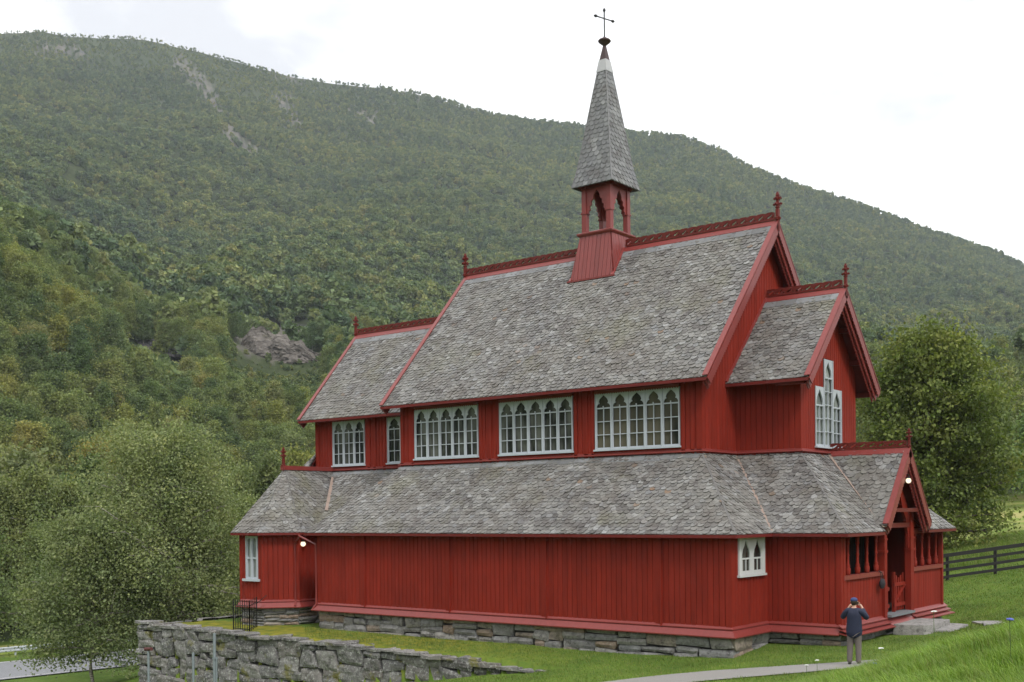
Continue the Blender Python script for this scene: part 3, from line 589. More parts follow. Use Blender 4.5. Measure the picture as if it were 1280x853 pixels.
def arch(cx, w, z0, z1): r = w/2; return [(cx-r, z0), (cx+r, z0), (cx+r, z1-.16), (cx+r*.75, z1-.05), (cx, z1), (cx-r*.75, z1-.05), (cx-r, z1-.16)]
cxs = (w_*.28, w_*.72); holes = [arch(c, w_*.30, h_*.50, h_-.07) for c in cxs]+[[(c-w_*.15, .07), (c+w_*.15, .07), (c+w_*.15, h_*.46), (c-w_*.15, h_*.46)] for c in cxs]
plate(mb, [(0, 0), (w_, 0), (w_, h_), (0, h_)], holes, .05, (o, u, v, n)); mb.obox(o, u, v, n, w_/2-.04, w_/2+.04, 0, h_-.15, .026, .06); mb.obox(o, u, v, n, 0, .05, 0, h_, .026, .05); mb.obox(o, u, v, n, w_-.05, w_, 0, h_, .026, .05)
sw = part(mb, 'window', WHITE); mb = MB(); mb.obox(o, u, v, n, .01, w_-.01, .01, h_, -.06, -.045); part(mb, 'pane', GLASS2, sw); mb = MB(); mb.obox(o, u, v, n, -.14, w_+.14, -.1, -.003, -.02, .13); part(mb, 'sill', WHITE, sw)
oe = octo(OA+E); oe[0] = (OX-OA-E, -C2); oe[-1] = (OX+OA+E, -C2); ap = (OX, OY, ZO); re_ = (OX+.35, -C2, ZO)
mb = MB()
for i, (p, q) in enumerate(zip(oe, oe[1:])):
    poly = [(*p, H1), (*q, H1), ap] if i in (1, 2, 3) else ([(*p, H1), (*q, H1), ap, (OX, -C2, ZO)] if i == 0 else [(*p, H1), (*q, H1), (OX, -C2, ZO), ap])
    slates(mb, poly, (q[1]-p[1], -(q[0]-p[0]), .5), .23, .15)
sr = part(mb, 'sacristy_roof', RL)
for i in (1, 2, 3, 4): mb = MB(); slope_strip(mb, (*oe[i], H1), ap, .06, .035); part(mb, 'hip_cap', HIP, sr)
mb = MB(); oe2 = octo(OA+E); oe2[0] = (OX-OA-E, -C2-S-.2); oe2[-1] = (OX+OA+E, -C2-S-.2); sweep(mb, [(*p, H1) for p in oe2], FP); part(mb, 'eave_board', EAVE, sr)
mb = MB(); mb.bar((OX, OY-.12, ZO+.10), (OX, -C2, ZO+.10), .22, .18); part(mb, 'ridge_cap', TRIM, sr); finial(sr, OX, OY-.05, ZO+.15, .86)
mb = MB(); slope_strip(mb, (OX+.35, -C2-.3, ZO-.35), (OX+1.75, -C2-1.9, 3.75), .14, .09); part(mb, 'valley_flashing', RUSTY, sr)
# ---- bell turret and spire (axis x=TX)
def sq(a, z): return [(TX-a, -a, z), (TX+a, -a, z), (TX+a, a, z), (TX-a, a, z)]
OUT4 = [(0, -1, 0), (1, 0, 0), (0, 1, 0), (-1, 0, 0)]
mb = MB(); A0, A1 = sq(1.08, 12.7), sq(.74, 14.72)
for i in range(4): boards(mb, [A0[i], A0[(i+1) % 4], A1[(i+1) % 4], A1[i]], OUT4[i], .19)
bt = part(mb, 'bell_turret', TRIM)
mb = MB(); rec = [(.72, 0), (.80, .03), (.86, .10), (.86, .15), (.80, .18)]
for (r0, z0), (r1, z1) in zip(rec, rec[1:]):
    a, c = sq(r0, 14.68+z0), sq(r1, 14.68+z1)
    for i in range(4): mb.add([a[i], a[(i+1) % 4], c[(i+1) % 4], c[i]], [[0, 1, 2, 3]])
a = sq(.80, 14.86)
for i in range(4): mb.add([a[i], a[(i+1) % 4], (TX, 0, 15.12)], [[0, 1, 2]])
part(mb, 'ledge', TRIM, bt)
mb = MB(); srf = (ZR-H3)/(B+E2)
for s_ in (-1, 1): mb.bar((TX+s_*1.04, -1.1, ZR-1.1*srf+.10), (TX+s_*.86, -.0, ZR+.10), .12, .08); mb.bar((TX+s_*1.04, 1.1, ZR-1.1*srf+.10), (TX+s_*.86, 0, ZR+.10), .12, .08)
mb.bar((TX-1.15, -1.1, ZR-1.1*srf+.09), (TX+1.15, -1.1, ZR-1.1*srf+.09), .1, .07); part(mb, 'base_trim', TRIM, bt)
for sx in (-1, 1):
    for sy_ in (-1, 1):
        mb = MB(); mb.box(TX+sx*.6-.105, TX+sx*.6+.105, sy_*.6-.105, sy_*.6+.105, 14.84, 16.75); mb.box(TX+sx*.6-.13, TX+sx*.6+.13, sy_*.6-.13, sy_*.6+.13, 15.62, 15.68); part(mb, 'post', TRIM, bt)
arc = [(-.495, .0), (-.495, 1.12), (.495, 1.12), (.495, 0), (.40, 0), (.40, .09), (.33, .13), (.36, .27), (.26, .34), (.27, .48), (.16, .56), (.15, .70), (0, .92), (-.15, .70), (-.16, .56), (-.27, .48), (-.26, .34), (-.36, .27), (-.33, .13), (-.40, .09), (-.40, 0)]
for i, (ox, oy, u) in enumerate(((0, -.62, (1, 0, 0)), (.62, 0, (0, 1, 0)), (0, .62, (-1, 0, 0)), (-.62, 0, (0, -1, 0)))):
    mb = MB(); plate(mb, arc, [], .07, ((TX+ox, oy, 15.63), u, (0, 0, 1), V(u).cross(V((0, 0, 1))))); part(mb, 'arch_brace', TRIM, bt)
mb = MB()
for s_ in (-1, 1): mb.box(TX-.8, TX+.8, s_*.62-.07, s_*.62+.07, 16.62, 16.78); mb.box(TX+s_*.62-.068, TX+s_*.62+.068, -.8, .8, 16.625, 16.785)
mb.add(sq(.9, 16.72), [[3, 2, 1, 0]]); part(mb, 'soffit', DRED, bt)
LEADH = plain('lead_hip', (.16, .16, .165), .5)
mb = MB(); rings = [(.97, 16.66), (.80, 17.45), (.165, 21.6)]
for (r0, z0), (r1, z1) in zip(rings, rings[1:]):
    a, c = sq(r0, z0), sq(r1, z1)
    for i in range(4): slates(mb, [a[i], a[(i+1) % 4], c[(i+1) % 4], c[i]], (OUT4[i][0], OUT4[i][1], .2), .25, .19, under=0, base=.02, jit=.35)
spire = part(mb, 'spire', SLATEB, bt, label='tall thin four-sided spire clad in scalloped slates')
mb = MB()
for i, (sx, sy_) in enumerate(((-1, -1), (1, -1), (1, 1), (-1, 1))):
    mb = MB()
    for (r0, z0), (r1, z1) in zip(rings, rings[1:]): mb.bar((TX+sx*(r0+.02), sy_*(r0+.02), z0+.01), (TX+sx*(r1+.02), sy_*(r1+.02), z1), .035, .03)
    part(mb, 'hip_seam', LEADH, bt)
mb = MB()
for (r0, z0), (r1, z1) in (((.25, 21.36), (.245, 21.42)), ((.245, 21.42), (.17, 21.86)), ((.17, 21.86), (.0, 21.9))):
    a, c = sq(r0, z0), sq(r1, z1)
    for i in range(4): mb.add([a[i], a[(i+1) % 4], c[(i+1) % 4], c[i]], [[0, 1, 2, 3]])
part(mb, 'spire_collar', COPPER, bt)
mb = MB(); a, c = sq(.155, 21.86), sq(.03, 22.55)
for i in range(4): mb.add([a[i], a[(i+1) % 4], c[(i+1) % 4], c[i]], [[0, 1, 2, 3]])
mb.lathe((TX, 0, 22.4), [(.03, 0), (.07, .06), (.24, .2), (.265, .245), (.22, .3), (.1, .36), (.035, .4)], 16); part(mb, 'spire_tip', plain('dark_iron_red', (.05, .025, .024), .5), bt)
mb = MB(); d = V((.30, .95, 0)).normalized(); c0 = V((TX, 0, 22.75)); mb.tube([c0, c0+V((0, 0, 1.12))], .028, 8); ca = c0+V((0, 0, .80)); mb.tube([ca-d*.42, ca+d*.42], .026, 8)
for tip, dd in ((c0+V((0, 0, 1.12)), V((0, 0, 1))), (ca-d*.42, -d), (ca+d*.42, d)):
    mb.tube([tip-dd*.06, tip, tip+dd*.03, tip+dd*.12], [.03, .065, .06, .006], 8)
mb.tube([c0-V((0, 0, .02)), c0+V((0, 0, .05))], .06, 8); part(mb, 'cross', BLACKM, bt)
# ---- entrance porch
mb = MB(); xp = XF+E+.02+PP*.0+.0; xpr = XF+.46
slp = (ZP-ZPE)/PW
slates(mb, [(XN, -PW, ZPE), (xpr, -PW, ZPE), (xpr, 0, ZP), (XN, 0, ZP)], (0, -1, 1), .25, .17); slates(mb, [(xpr, PW, ZPE), (XN, PW, ZPE), (XN, 0, ZP), (xpr, 0, ZP)], (0, 1, 1), .25, .17)
pr = part(mb, 'porch_roof', RL)
mb = MB()
for sg in (-1, 1):
    mb = MB(); bargeboard(mb, xpr+.03, (0, ZP+.05), (sg*(PW+.02), ZPE-.0), sg, .27); bargeboard(mb, xpr-.06, (0, ZP-.08), (sg*(PW-.05), ZPE-.1), sg, .27, teeth=.12); bargeboard(mb, xpr-.14, (0, ZP-.2), (sg*(PW-.12), ZPE-.16), sg, .25, teeth=.12); part(mb, 'bargeboard', TRIM, pr)
for sg in (-1, 1): mb = MB(); mb.bar((xpr-.04, 0, ZP+.09), (xpr-.04, sg*(PW+.03), ZPE+.07), .2, .035, up=V((0, sg*slp, 1)).normalized()); part(mb, 'rake_cap', TRIM, pr)
mb = MB()
for sg in (-1, 1): mb.add([(XN, 0, ZP+.1), (xpr, 0, ZP+.1), (xpr, sg*.15, ZP+.1-.15*slp), (XN, sg*.15, ZP+.1-.15*slp), (XN, sg*.15, ZP+.05-.15*slp), (xpr, sg*.15, ZP+.05-.15*slp)], [[0, 1, 2, 3], [3, 2, 5, 4]])
part(mb, 'ridge_cap', TRIM, pr); cresting(pr, XN+.06, xpr-.08, 0, ZP+.09, .24, .34); finial(pr, xpr, 0, ZP+.1, .66)
# porch front: dado, posts, balusters, gate
por = None
for a, c in ((YN+.11, -1.2), (1.25, -YN-.04)): mb = MB(); boards(mb, [(XF-.05, a, -.03), (XF-.05, c, -.03), (XF-.05, c, 1.46), (XF-.05, a, 1.46)], (1, 0, 0), .13, .02); por = part(mb, 'porch_front', RED)
mb = MB()
for a, c in ((YN+.11, -1.2), (1.25, -YN-.04)):
    mb = MB(); mb.box(XF-.16, XF+.06, a, c, 1.46, 1.60); part(mb, 'rail', TRIM, por); mb = MB(); mb.box(XF-.14, XF+.03, a, c, 2.78, 2.96); part(mb, 'rail', RED, por)
for a, c in ((YN+.14, -1.28), (1.42, -YN-.14)):
    for i in range(4):
        y = a+(c-a)*(i+.62)/4.2; mb = MB(); mb.lathe((XF-.05, y, 1.60), [(.07, 0), (.085, .05), (.095, .2), (.06, .24), (.085, .28), (.05, .34), (.045, .58), (.065, .62), (.045, .66), (.05, .95), (.075, .99), (.05, 1.03), (.07, 1.12), (.07, 1.2)], 10)
        part(mb, 'baluster', RED, por, True)
for y, w_ in ((-1.2, .11), (1.28, .15)):
    mb = MB(); mb.box(XF-.13, XF+.09, y-w_, y+w_, .02, 3.6); mb.box(XF-.15, XF+.11, y-w_-.04, y+w_+.04, 2.2, 2.28); mb.box(XF-.15, XF+.11, y-w_-.03, y+w_+.03, 2.62, 2.68)
    part(mb, 'post', RED, por)
for y in (YN+.175, -YN-.06): mb = MB(); mb.box(XF-.1, XF+.045, y-.07, y+.07, 0, 2.95); part(mb, 'post', RED, por)
# carved arch between the posts and braces inside the gable
arcp = [(-1.16, 0), (-1.16, .95), (-.9, 1.55), (0, 2.55), (.9, 1.55), (1.16, .95), (1.16, 0), (1.02, 0), (1.0, .5), (.86, .75), (.8, 1.0), (.5, 1.35), (.3, 1.75), (0, 2.05), (-.3, 1.75), (-.5, 1.35), (-.8, 1.0), (-.86, .75), (-1.0, .5), (-1.02, 0)]
mb = MB(); plate(mb, arcp, [], .1, ((XF-.02, .04, 2.3), (0, 1, 0), (0, 0, 1), (1, 0, 0))); part(mb, 'arch_brace', RED, por)
mb = MB(); mb.box(XF-.12, XF+.05, -1.75, 1.75, 3.02, 3.18); part(mb, 'cross_beam', DRED, por); mb = MB(); mb.box(XF+.25, XF+.36, -1.35, 1.35, 3.55, 3.68); part(mb, 'cross_beam', DRED, por)
mb = MB()   # porch floor and dark inner wall with double door
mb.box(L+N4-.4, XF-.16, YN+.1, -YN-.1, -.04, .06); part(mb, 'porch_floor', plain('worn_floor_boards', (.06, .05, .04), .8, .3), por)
mb = MB(); boards(mb, [(XN-.6, YN+.1, 0), (XN-.6, -YN-.1, 0), (XN-.6, -YN-.1, 3.), (XN-.6, -2.2, 5.2), (XN-.6, 2.2, 5.2), (XN-.6, YN+.1, 3.)][:3]+[(XN-.6, 2.2, 5.2), (XN-.6, -2.2, 5.2), (XN-.6, YN+.1, 3.)], (1, 0, 0), .2); part(mb, 'porch_inner_wall', plain('dark_inner_boards', (.024, .014, .011), .8, .3), por)  # inner wall boards in an even dark brown
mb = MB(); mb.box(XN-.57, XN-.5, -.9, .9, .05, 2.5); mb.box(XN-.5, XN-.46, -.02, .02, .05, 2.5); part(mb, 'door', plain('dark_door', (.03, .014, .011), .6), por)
mb = MB()
gy0, gy1 = .08, 1.12
for i in range(5): y = gy0+(gy1-gy0)*(i+.5)/5; mb.box(XF-.19, XF-.155, y-.045, y+.045, .16, 1.28+.08*abs(i-2))
mb.box(XF-.155, XF-.12, gy0-.02, gy1+.02, .3, .42); mb.box(XF-.155, XF-.12, gy0-.02, gy1+.02, 1.0, 1.12); mb.bar((XF-.138, gy0, .4), (XF-.138, gy1, 1.02), .09, .03)
mb.box(XF-.20, XF-.10, gy0-.02, gy0+.06, .12, 1.5)
part(mb, 'gate', RED, por)
mb = MB()
mb.box(XF-.2, XF-.1, -.99, -.89, .12, 1.35); mb.lathe((XF-.15, -.94, 1.35), [(.05, 0), (.03, .05), (.085, .12), (.085, .17), (.03, .22), (.07, .3), (.07, .34), (.02, .4), (.045, .48), (.0, .56)], 10)
for y in (-.78, -.62, -.46): mb.box(XF-.18, XF-.15, y-.04, y+.04, .16, 1.05)
mb.box(XF-.15, XF-.12, -.95, -.36, .3, .42); mb.box(XF-.15, XF-.12, -.95, -.36, .88, 1.0); part(mb, 'gate', RED, por)
mb = MB()   # stepped sloping weatherboards at the foot of the front
for a, c in ((YN-.22, -1.12), (1.15, -YN+.24)):
    for k, (o0, z0) in enumerate(((.0, .02), (.14, -.10), (.28, -.22))):
        mb.add([(XF-.02, a+.1*(2-k)*0, z0+.10), (XF-.02, c, z0+.10), (XF+.12+o0, c, z0), (XF+.12+o0, a, z0), (XF+.12+o0, c, z0-.03), (XF+.12+o0, a, z0-.03), (XF-.02, a, z0+.06), (XF-.02, c, z0+.06)], [[0, 3, 2, 1], [3, 5, 4, 2], [0, 6, 5, 3], [1, 2, 4, 7]])
mb.add([(XF-.02, -1.12, .05), (XF-.02, 1.15, .05), (XF+.25, 1.15, -.2), (XF+.25, -1.12, -.2)], [[0, 3, 2, 1]]); part(mb, 'skirting', TRIM, por)
mb = MB(); mb.box(XF-.3, XF+.24, -1.1, 1.12, .05, .13); part(mb, 'threshold', plain('grey_threshold', (.16, .17, .18), .6, .2), por)
def lamp(c, r, arm):
    mb = MB(); mb.tube(arm, .018, 8); c = V(c); mb.lathe(c+V((0, 0, r*.85)), [(r*.6, 0), (r*.55, r*.45), (.02, r*.6)], 12); o = part(mb, 'lamp', BLACKM)
    mb = MB(); mb.sphere(c, r, 16); part(mb, 'globe', GLOBE, o, True)
lc = (xpr+.12, -.40, 4.60); lamp(lc, .09, [(xpr-.1, -.40, 4.80), (lc[0], -.40, 4.80), (lc[0], -.40, 4.70)])
ec = ow[4]; lc = (ec[0]+.16, ec[1]+.12, 2.43); lamp(lc, .105, [(ec[0], ec[1]+.12, 2.55), (lc[0], lc[1], 2.6), (lc[0], lc[1], 2.52)])
# downpipes from the gutter outlet at the corner between sacristy and aisle
pe = ow[3]; pd = V((ow[4][0]-.05, ow[4][1]-.14, 0)); j0 = V((-S-E+.02, ya+.1, 2.76))
m_ = (pd+V((-S-.1, YA-.1, 0)))/2
mb = MB(); pR = V((-S-.05, YA-.1, 0)); top = V((-3.72, -6.9, 2.78)); mb.tube([top+V((0, 0, .12)), top, pd+V((0, 0, 2.45)), pd+V((0, 0, .05)), pd+V((.12, -.12, -.15))], .04, 8); part(mb, 'downpipe', TRIM)
mb = MB(); mb.tube([top, pR+V((0, 0, 2.45)), pR+V((0, 0, .05)), pR+V((-.1, -.1, -.15))], .04, 8); part(mb, 'downpipe', TRIM)
mb = MB(); mb.box(-3.2, -3.14, -C2-S-.03, -C2-S, 2, 2.1); part(mb, 'door_plate', COPPER)
# ------------------------------------------------------------------ TERRAIN
def rbf(points):
    P = np.array(points, float); D = np.linalg.norm(P[:, None, :2]-P[None, :, :2], axis=2); n = len(P)
    A = np.zeros((n+3, n+3)); A[:n, :n] = D; A[:n, n] = 1; A[:n, n+1:] = P[:, :2]/50; A[n, :n] = 1; A[n+1:, :n] = P[:, :2].T/50
    w = np.linalg.solve(A, np.concatenate([P[:, 2], [0, 0, 0]]))
    def f(x, y):
        x = np.asarray(x, float); y = np.asarray(y, float); r = w[n]+w[n+1]*x/50+w[n+2]*y/50
        for i in range(n): r = r+w[i]*np.hypot(x-P[i, 0], y-P[i, 1])
        return r
    return f
common = [(16.5, -7.1, -.85), (16.5, -4.6, -.62), (19, -4.8, -.55), (19.3, 0, -.52), (19.1, 5.1, -.62), (21.5, -9.4, -.40), (19.8, -11.5, -.62), (17.6, -13.2, -.92), (14.5, -9, -1.0), (14.5, -13, -1.25), (23.5, -8, -.2), (24, -3, -.15), (21, 2, -.45), (22, 8, .2),
          (16.3, 13, .40), (19.2, 15.2, .88), (22.5, 17.8, 1.4), (14, 18, .6), (12.7, 25.3, 1.2), (17, 28, 1.9), (7.5, 45, 1.7), (12, 50, 2.6), (7.7, 56.5, 2.8), (30, 25, 3), (28, 5, 1.2), (30, -8, 1.3),
          (24.0, -18.5, .2), (25.9, -17.2, .95), (27.0, -16, 1.2), (28.5, -18.6, 1.78), (28.4, -20.3, 1.72), (29.6, -24.4, 1.6), (27.6, -25.8, 1.50), (25.9, -22.2, .75), (23.3, -21.5, .15), (30.7, -28.5, 2.0), (32.9, -36.9, 2.0), (30, -32, 1.95), (36, -24, 2.8), (40, -15, 3.6), (22.0, -24, -.1), (18, -20, -1.0), (22.6, -14.5, -.18), (20.5, -16, -.6), (24.6, -12.5, .25), (26.5, -12, .6), (38, -40, 2.6), (20, -40, -.5)]
terr = common+[(8.1, -7.1, -.92), (-2.4, -7.1, -.95), (11, -9.6, -1.12), (6, -9.6, -1.05), (0, -9.6, -.98), (-6, -9.6, -.98), (-10.3, -9.6, -1.0), (-6, -7.7, -.98), (-10.3, -4, -1.05), (-9, 6, -1.2), (0, 9, -1.), (10, 9, -.6), (4, 14, -.4)]
low = common+[(11.5, -10.2, -1.3), (9, -10.3, -1.6), (5, -10.3, -2.25), (0, -10.3, -2.8), (-5, -10.3, -3.3), (-10.5, -10.3, -3.8), (10, -14, -1.9), (4, -15, -2.7), (-4, -16, -3.6), (-11.2, -6, -2.6), (-11.5, 0, -2.6), (-15, -9, -4.2), (-20, -6, -4.8), (-23.5, -10, -5.0), (-22.8, 0, -5.0), (-26, -8, -5.03), (-25.5, -1, -5.03), (-30, -6, -5.03), (-30, 3, -5.03), (-36, -4, -5.03), (-35, 4, -5.03), (-28, 12, -5.03), (-42, -4, -5.2), (-44, 8, -5.2), (-20, 8, -4.4), (-14, 12, -3), (-5, 16, -2), (5, 22, -1), (10, -25, -2), (0, -30, -4), (-20, -25, -5), (-55, 10, -5), (-30, 40, -4), (-40, 25, -5)]
FT, FL = rbf(terr), rbf(low)
def sstep(t, a, b_): t = np.clip((t-a)/(b_-a), 0, 1); return t*t*(3-2*t)
def near_h(x, y):
    w = ((y > -9.75) & (x > -10.3) & (y < 11)).astype(float); wr = sstep(x, 11., 13.5)
    lo = FL(x, y); te = FT(x, y)
    h = te*np.maximum(w, wr)+lo*(1-np.maximum(w, wr))
    return h
RIDGE = [(-400, 90), (-200, 55), (0, 35), (50, 33), (85, 40), (120, 42), (180, 43), (250, 58), (300, 72), (370, 92), (420, 100), (480, 104), (520, 110), (560, 122), (600, 135), (650, 147), (720, 152), (790, 161), (860, 170), (905, 188), (940, 206), (1000, 228), (1050, 244), (1100, 262), (1150, 281), (1200, 297), (1250, 313), (1280, 328), (1400, 375), (1700, 480)]
RA = np.array([az_e(px, py+5) for px, py in RIDGE])
PXK = [-300, 0, 120, 220, 420, 700, 1100, 1280, 1600]; AZK = np.array([az_e(p, 500)[0] for p in PXK])
E110 = np.interp; RK = np.array([110, 170, 250, 320])
EK = np.array([[-.080, -.076, -.074, -.074, -.07, -.05, -.006, .0, .01], [-.01, -.015, -.03, -.03, -.02, 0, .02, .03, .04],
               [.19, .172, .13, .085, .07, .05, .045, .05, .06], [.215, .19, .155, .125, .14, .12, .085, .085, .09]])
RMAX = 1500.
def far_e(az, r):
    es = [np.interp(az, AZK, EK[k]) for k in range(4)]; er = np.interp(az, RA[:, 0], RA[:, 1])
    rs = [110., 170., 250., 320., RMAX]; es.append(er); e = np.where(r <= 110, es[0], 0.)
    for k in range(4):
        t = np.clip((r-rs[k])/(rs[k+1]-rs[k]), 0, 1); t2 = t if k == 3 else t
        e = np.where((r > rs[k]), es[k]+(es[k+1]-es[k])*t2, e)
    return e
def undul(x, y, r):
    return (np.sin(x*.021+y*.013)+np.sin(x*.047-y*.037+1.3)*.6+np.sin(x*.09+y*.11)*.3)
def ground_h(x, y):
    x = np.asarray(x, float); y = np.asarray(y, float); dx, dy = x-CAM[0], y-CAM[1]; r = np.hypot(dx, dy); az = np.arctan2(dx, dy)
    far = CAM[2]+far_e(az, r)*r+undul(x, y, r)*np.clip((r-120)/300, 0, 1)*np.clip((RMAX-r)/500, .12, 1)*9
    far = np.where(r > RMAX, far-(r-RMAX)*.5, far); w = sstep(r, 66, 112)
    h = near_h(x, y)*(1-w)+far*w; dr = np.abs(x-(-31+.113*(y+6))); k = (1-sstep(dr, 4.3, 7.5))*(x < -18)*(np.abs(y) < 60)
    return h*(1-k)-5.05*k
def GH(x, y): return float(ground_h(np.array([x]), np.array([y]))[0])
azs = np.concatenate([np.linspace(-math.pi, az_e(-90, 500)[0], 40, endpoint=False), np.linspace(az_e(-90, 500)[0], az_e(1370, 500)[0], 640, endpoint=False), np.linspace(az_e(1370, 500)[0], math.pi, 40)])
rr = [1.]
while rr[-1] < RMAX*1.25: rr.append(rr[-1]*(1.012 if rr[-1] > 8 else 1.1))
rr = np.array(rr); A_, R_ = np.meshgrid(azs, rr); X = CAM[0]+np.sin(A_)*R_; Y = CAM[1]+np.cos(A_)*R_; Z = ground_h(X, Y)
nr_, na = X.shape; idx = np.arange(nr_*na).reshape(nr_, na); q = np.stack([idx[:-1, :-1], idx[:-1, 1:], idx[1:, 1:], idx[1:, :-1]], -1).reshape(-1, 4)[:, ::-1]
def np_mesh(name, verts, quads, mat, smooth=False, nv=4):
    me = bpy.data.meshes.new(name); me.vertices.add(len(verts)); me.vertices.foreach_set('co', np.asarray(verts, np.float32).ravel())
    me.loops.add(quads.size); me.loops.foreach_set('vertex_index', quads.astype(np.int32).ravel()); me.polygons.add(len(quads))
    me.polygons.foreach_set('loop_start', np.arange(0, quads.size, nv, dtype=np.int32)); me.polygons.foreach_set('loop_total', np.full(len(quads), nv, np.int32))
    if smooth: me.polygons.foreach_set('use_smooth', np.ones(len(quads), bool))
    if mat: me.materials.append(mat)
    me.update(calc_edges=True); me.validate(); return me
gme = np_mesh('ground', np.stack([X, Y, Z], -1).reshape(-1, 3), q, ground_mat(), True)
def pix(x, y, z):
    d = np.stack([x-CAM[0], y-CAM[1], z-CAM[2]], -1); zz = np.maximum(d@CF, .1); return PPX+F*(d@CR)/zz, PPY-F*(d@CU)/zz
PXg, PYg = pix(X, Y, Z)
zone = np.zeros((nr_, na, 4)); lawn = 1-sstep(R_, 62, 72); lawn = np.where((X < -9) & (R_ > 40), np.where(X > -24, 1, np.where(X > -41, .8, 0)), lawn); rightside = PXg > 1100
zone[..., 0] = np.where(rightside, 1-sstep(R_, 125, 140), lawn)
mead = np.where(rightside, sstep(R_, 59, 66)*(1-sstep(R_, 120, 140)), 0); zone[..., 1] = mead*(.35+.65*(np.sin(X*.5+Y*.3)*.5+.5)) 
verge = ((X < -36.5) & (X > -43) & (R_ < 80)); zone[..., 1] = np.where(verge, .8, zone[..., 1])
terrm = ((Y > -9.9) & (Y < -7) & (X > -10.5) & (X < 12)); zone[..., 3] = np.where(terrm, sstep(-X, -11, -3)*.75+.15, 0)
scree = [((225, 80), (262, 115), 9), ((262, 115), (290, 170), 6), ((288, 168), (318, 195), 10), ((352, 125), (372, 155), 6), ((345, 85), (375, 95), 6), ((100, 65), (50, 60), 5), ((445, 140), (465, 150), 5), ((460, 104), (520, 113), 3)]
for (a, b_, wd) in scree:
    ax, ay, bx, by = *a, *b_; t = np.clip(((PXg-ax)*(bx-ax)+(PYg-ay)*(by-ay))/((bx-ax)**2+(by-ay)**2), 0, 1); dd = np.hypot(PXg-ax-t*(bx-ax), PYg-ay-t*(by-ay))+5*np.sin(PXg*.35)*np.sin(PYg*.3)
    dd = dd+9*np.sin(PXg*.9+PYg*.5)*np.sin(PYg*.8-PXg*.21); zone[..., 2] = np.where(R_ > 400, np.maximum(zone[..., 2], 1.*(1-sstep(dd, wd*.55, wd*1.05))), zone[..., 2])
for (cx_, cy_, rx, ry) in ((345, 425, 55, 26), (190, 465, 55, 12)):
    dd = np.hypot((PXg-cx_)/rx, (PYg-cy_)/ry)+.2*np.sin(PXg*.3)*np.sin(PYg*.4); zone[..., 2] = np.where((R_ > 200) & (R_ < 700), np.maximum(zone[..., 2], 1-sstep(dd, .8, 1.1)), zone[..., 2])
ca = gme.attributes.new('zone', 'FLOAT_COLOR', 'POINT'); ca.data.foreach_set('color', zone.reshape(-1).astype(np.float32))
link('ground', gme, kind='structure')
# road
def strip_mesh(mb, cl, hw, lift, zfun=None, mi=0, cross=3):
    P = [V((x, y, 0)) for x, y in cl]; rows = []
    for i, p in enumerate(P):
        d = (P[min(i+1, len(P)-1)]-P[max(i-1, 0)]).normalized(); n = V((d.y, -d.x, 0))
        rows.append([p+n*hw*(2*k/cross-1) for k in range(cross+1)])
    vs = [];  fs = []
    for r in rows:
        for v in r: vs.append((v.x, v.y, (zfun(v.x, v.y) if zfun else GH(v.x, v.y))+lift))
    w = cross+1
    for i in range(len(P)-1):
        for k in range(cross): fs.append([i*w+k, i*w+k+1, (i+1)*w+k+1, (i+1)*w+k])
    mb.add(vs, fs, mi)
def asphalt(name, c1, c2):
    t = NT(name); co = t.coord(); c = t.mix(t.noise(co, .6, 5), c1, c2); c = t.mix(t.ramp(t.noise(co, 60, 3, .8), [(.4, 0.), (.75, .5)]), c, tuple(x*1.9 for x in c2)); return t.end(t.pbsdf(c, .85, .3, t.bump(t.noise(co, 80, 3), .5, .01)))
ROADM = asphalt('worn_asphalt', (.15, .155, .168), (.20, .202, .212)); rc = [(-30.7+.15*(i-20)*.9, -32+i*2.2) for i in range(36)]
rc = [(-31.0+.113*(y+6), y) for y in np.linspace(-34, 45, 46)]
LINE = plain('road_paint', (.6, .6, .6), .6)
mb = MB(); strip_mesh(mb, rc, 3.9, 0, lambda x, y: -4.985); mb.build('road', ROADM, kind='structure')
mb = MB()
for s_ in (3.6, -3.6): mb = MB(); strip_mesh(mb, [(x+s_, y) for x, y in rc], .06, 0, lambda x, y: -4.978, cross=1); mb.build('road_edge_line', LINE, kind='structure')
GRAV = asphalt('path_gravel', (.17, .165, .155), (.23, .22, .205))
pc = [V(p) for p in ((22.0, -9.2), (21, -9.65), (20, -9.92), (18.9, -10.25), (17.8, -10.65), (16.8, -11.35), (15.8, -12.3), (13, -15.5), (8, -19))]; pts = []
for i in range(len(pc)-1):
    for k in range(8): pts.append(tuple(pc[i].lerp(pc[i+1], k/8)))
mb = MB(); strip_mesh(mb, pts, 1.1, .03, cross=8); mb.build('gravel_path', GRAV, kind='structure')
# retaining wall
mb = MB(); wl = 22.2
wt = lambda x: -.93-.012*x+.04*math.sin(x*2.1)-(.0 if x < 17 else (x-17)*.035); 
def wb(x): return GH(-10.6+x, -10.35)-.35
rubble(mb, (-10.6, -9.95), (-10.6+wl, -9.95), wt, wb, (1.05, .5), th=.28, gap=.012, jit=.10, rough=.03, topjit=.04); rubble(mb, (-10.6, -1), (-10.6, -9.95), lambda x: -.95, lambda x: -4, (.6, .33), th=.3, jit=.09, rough=.08)
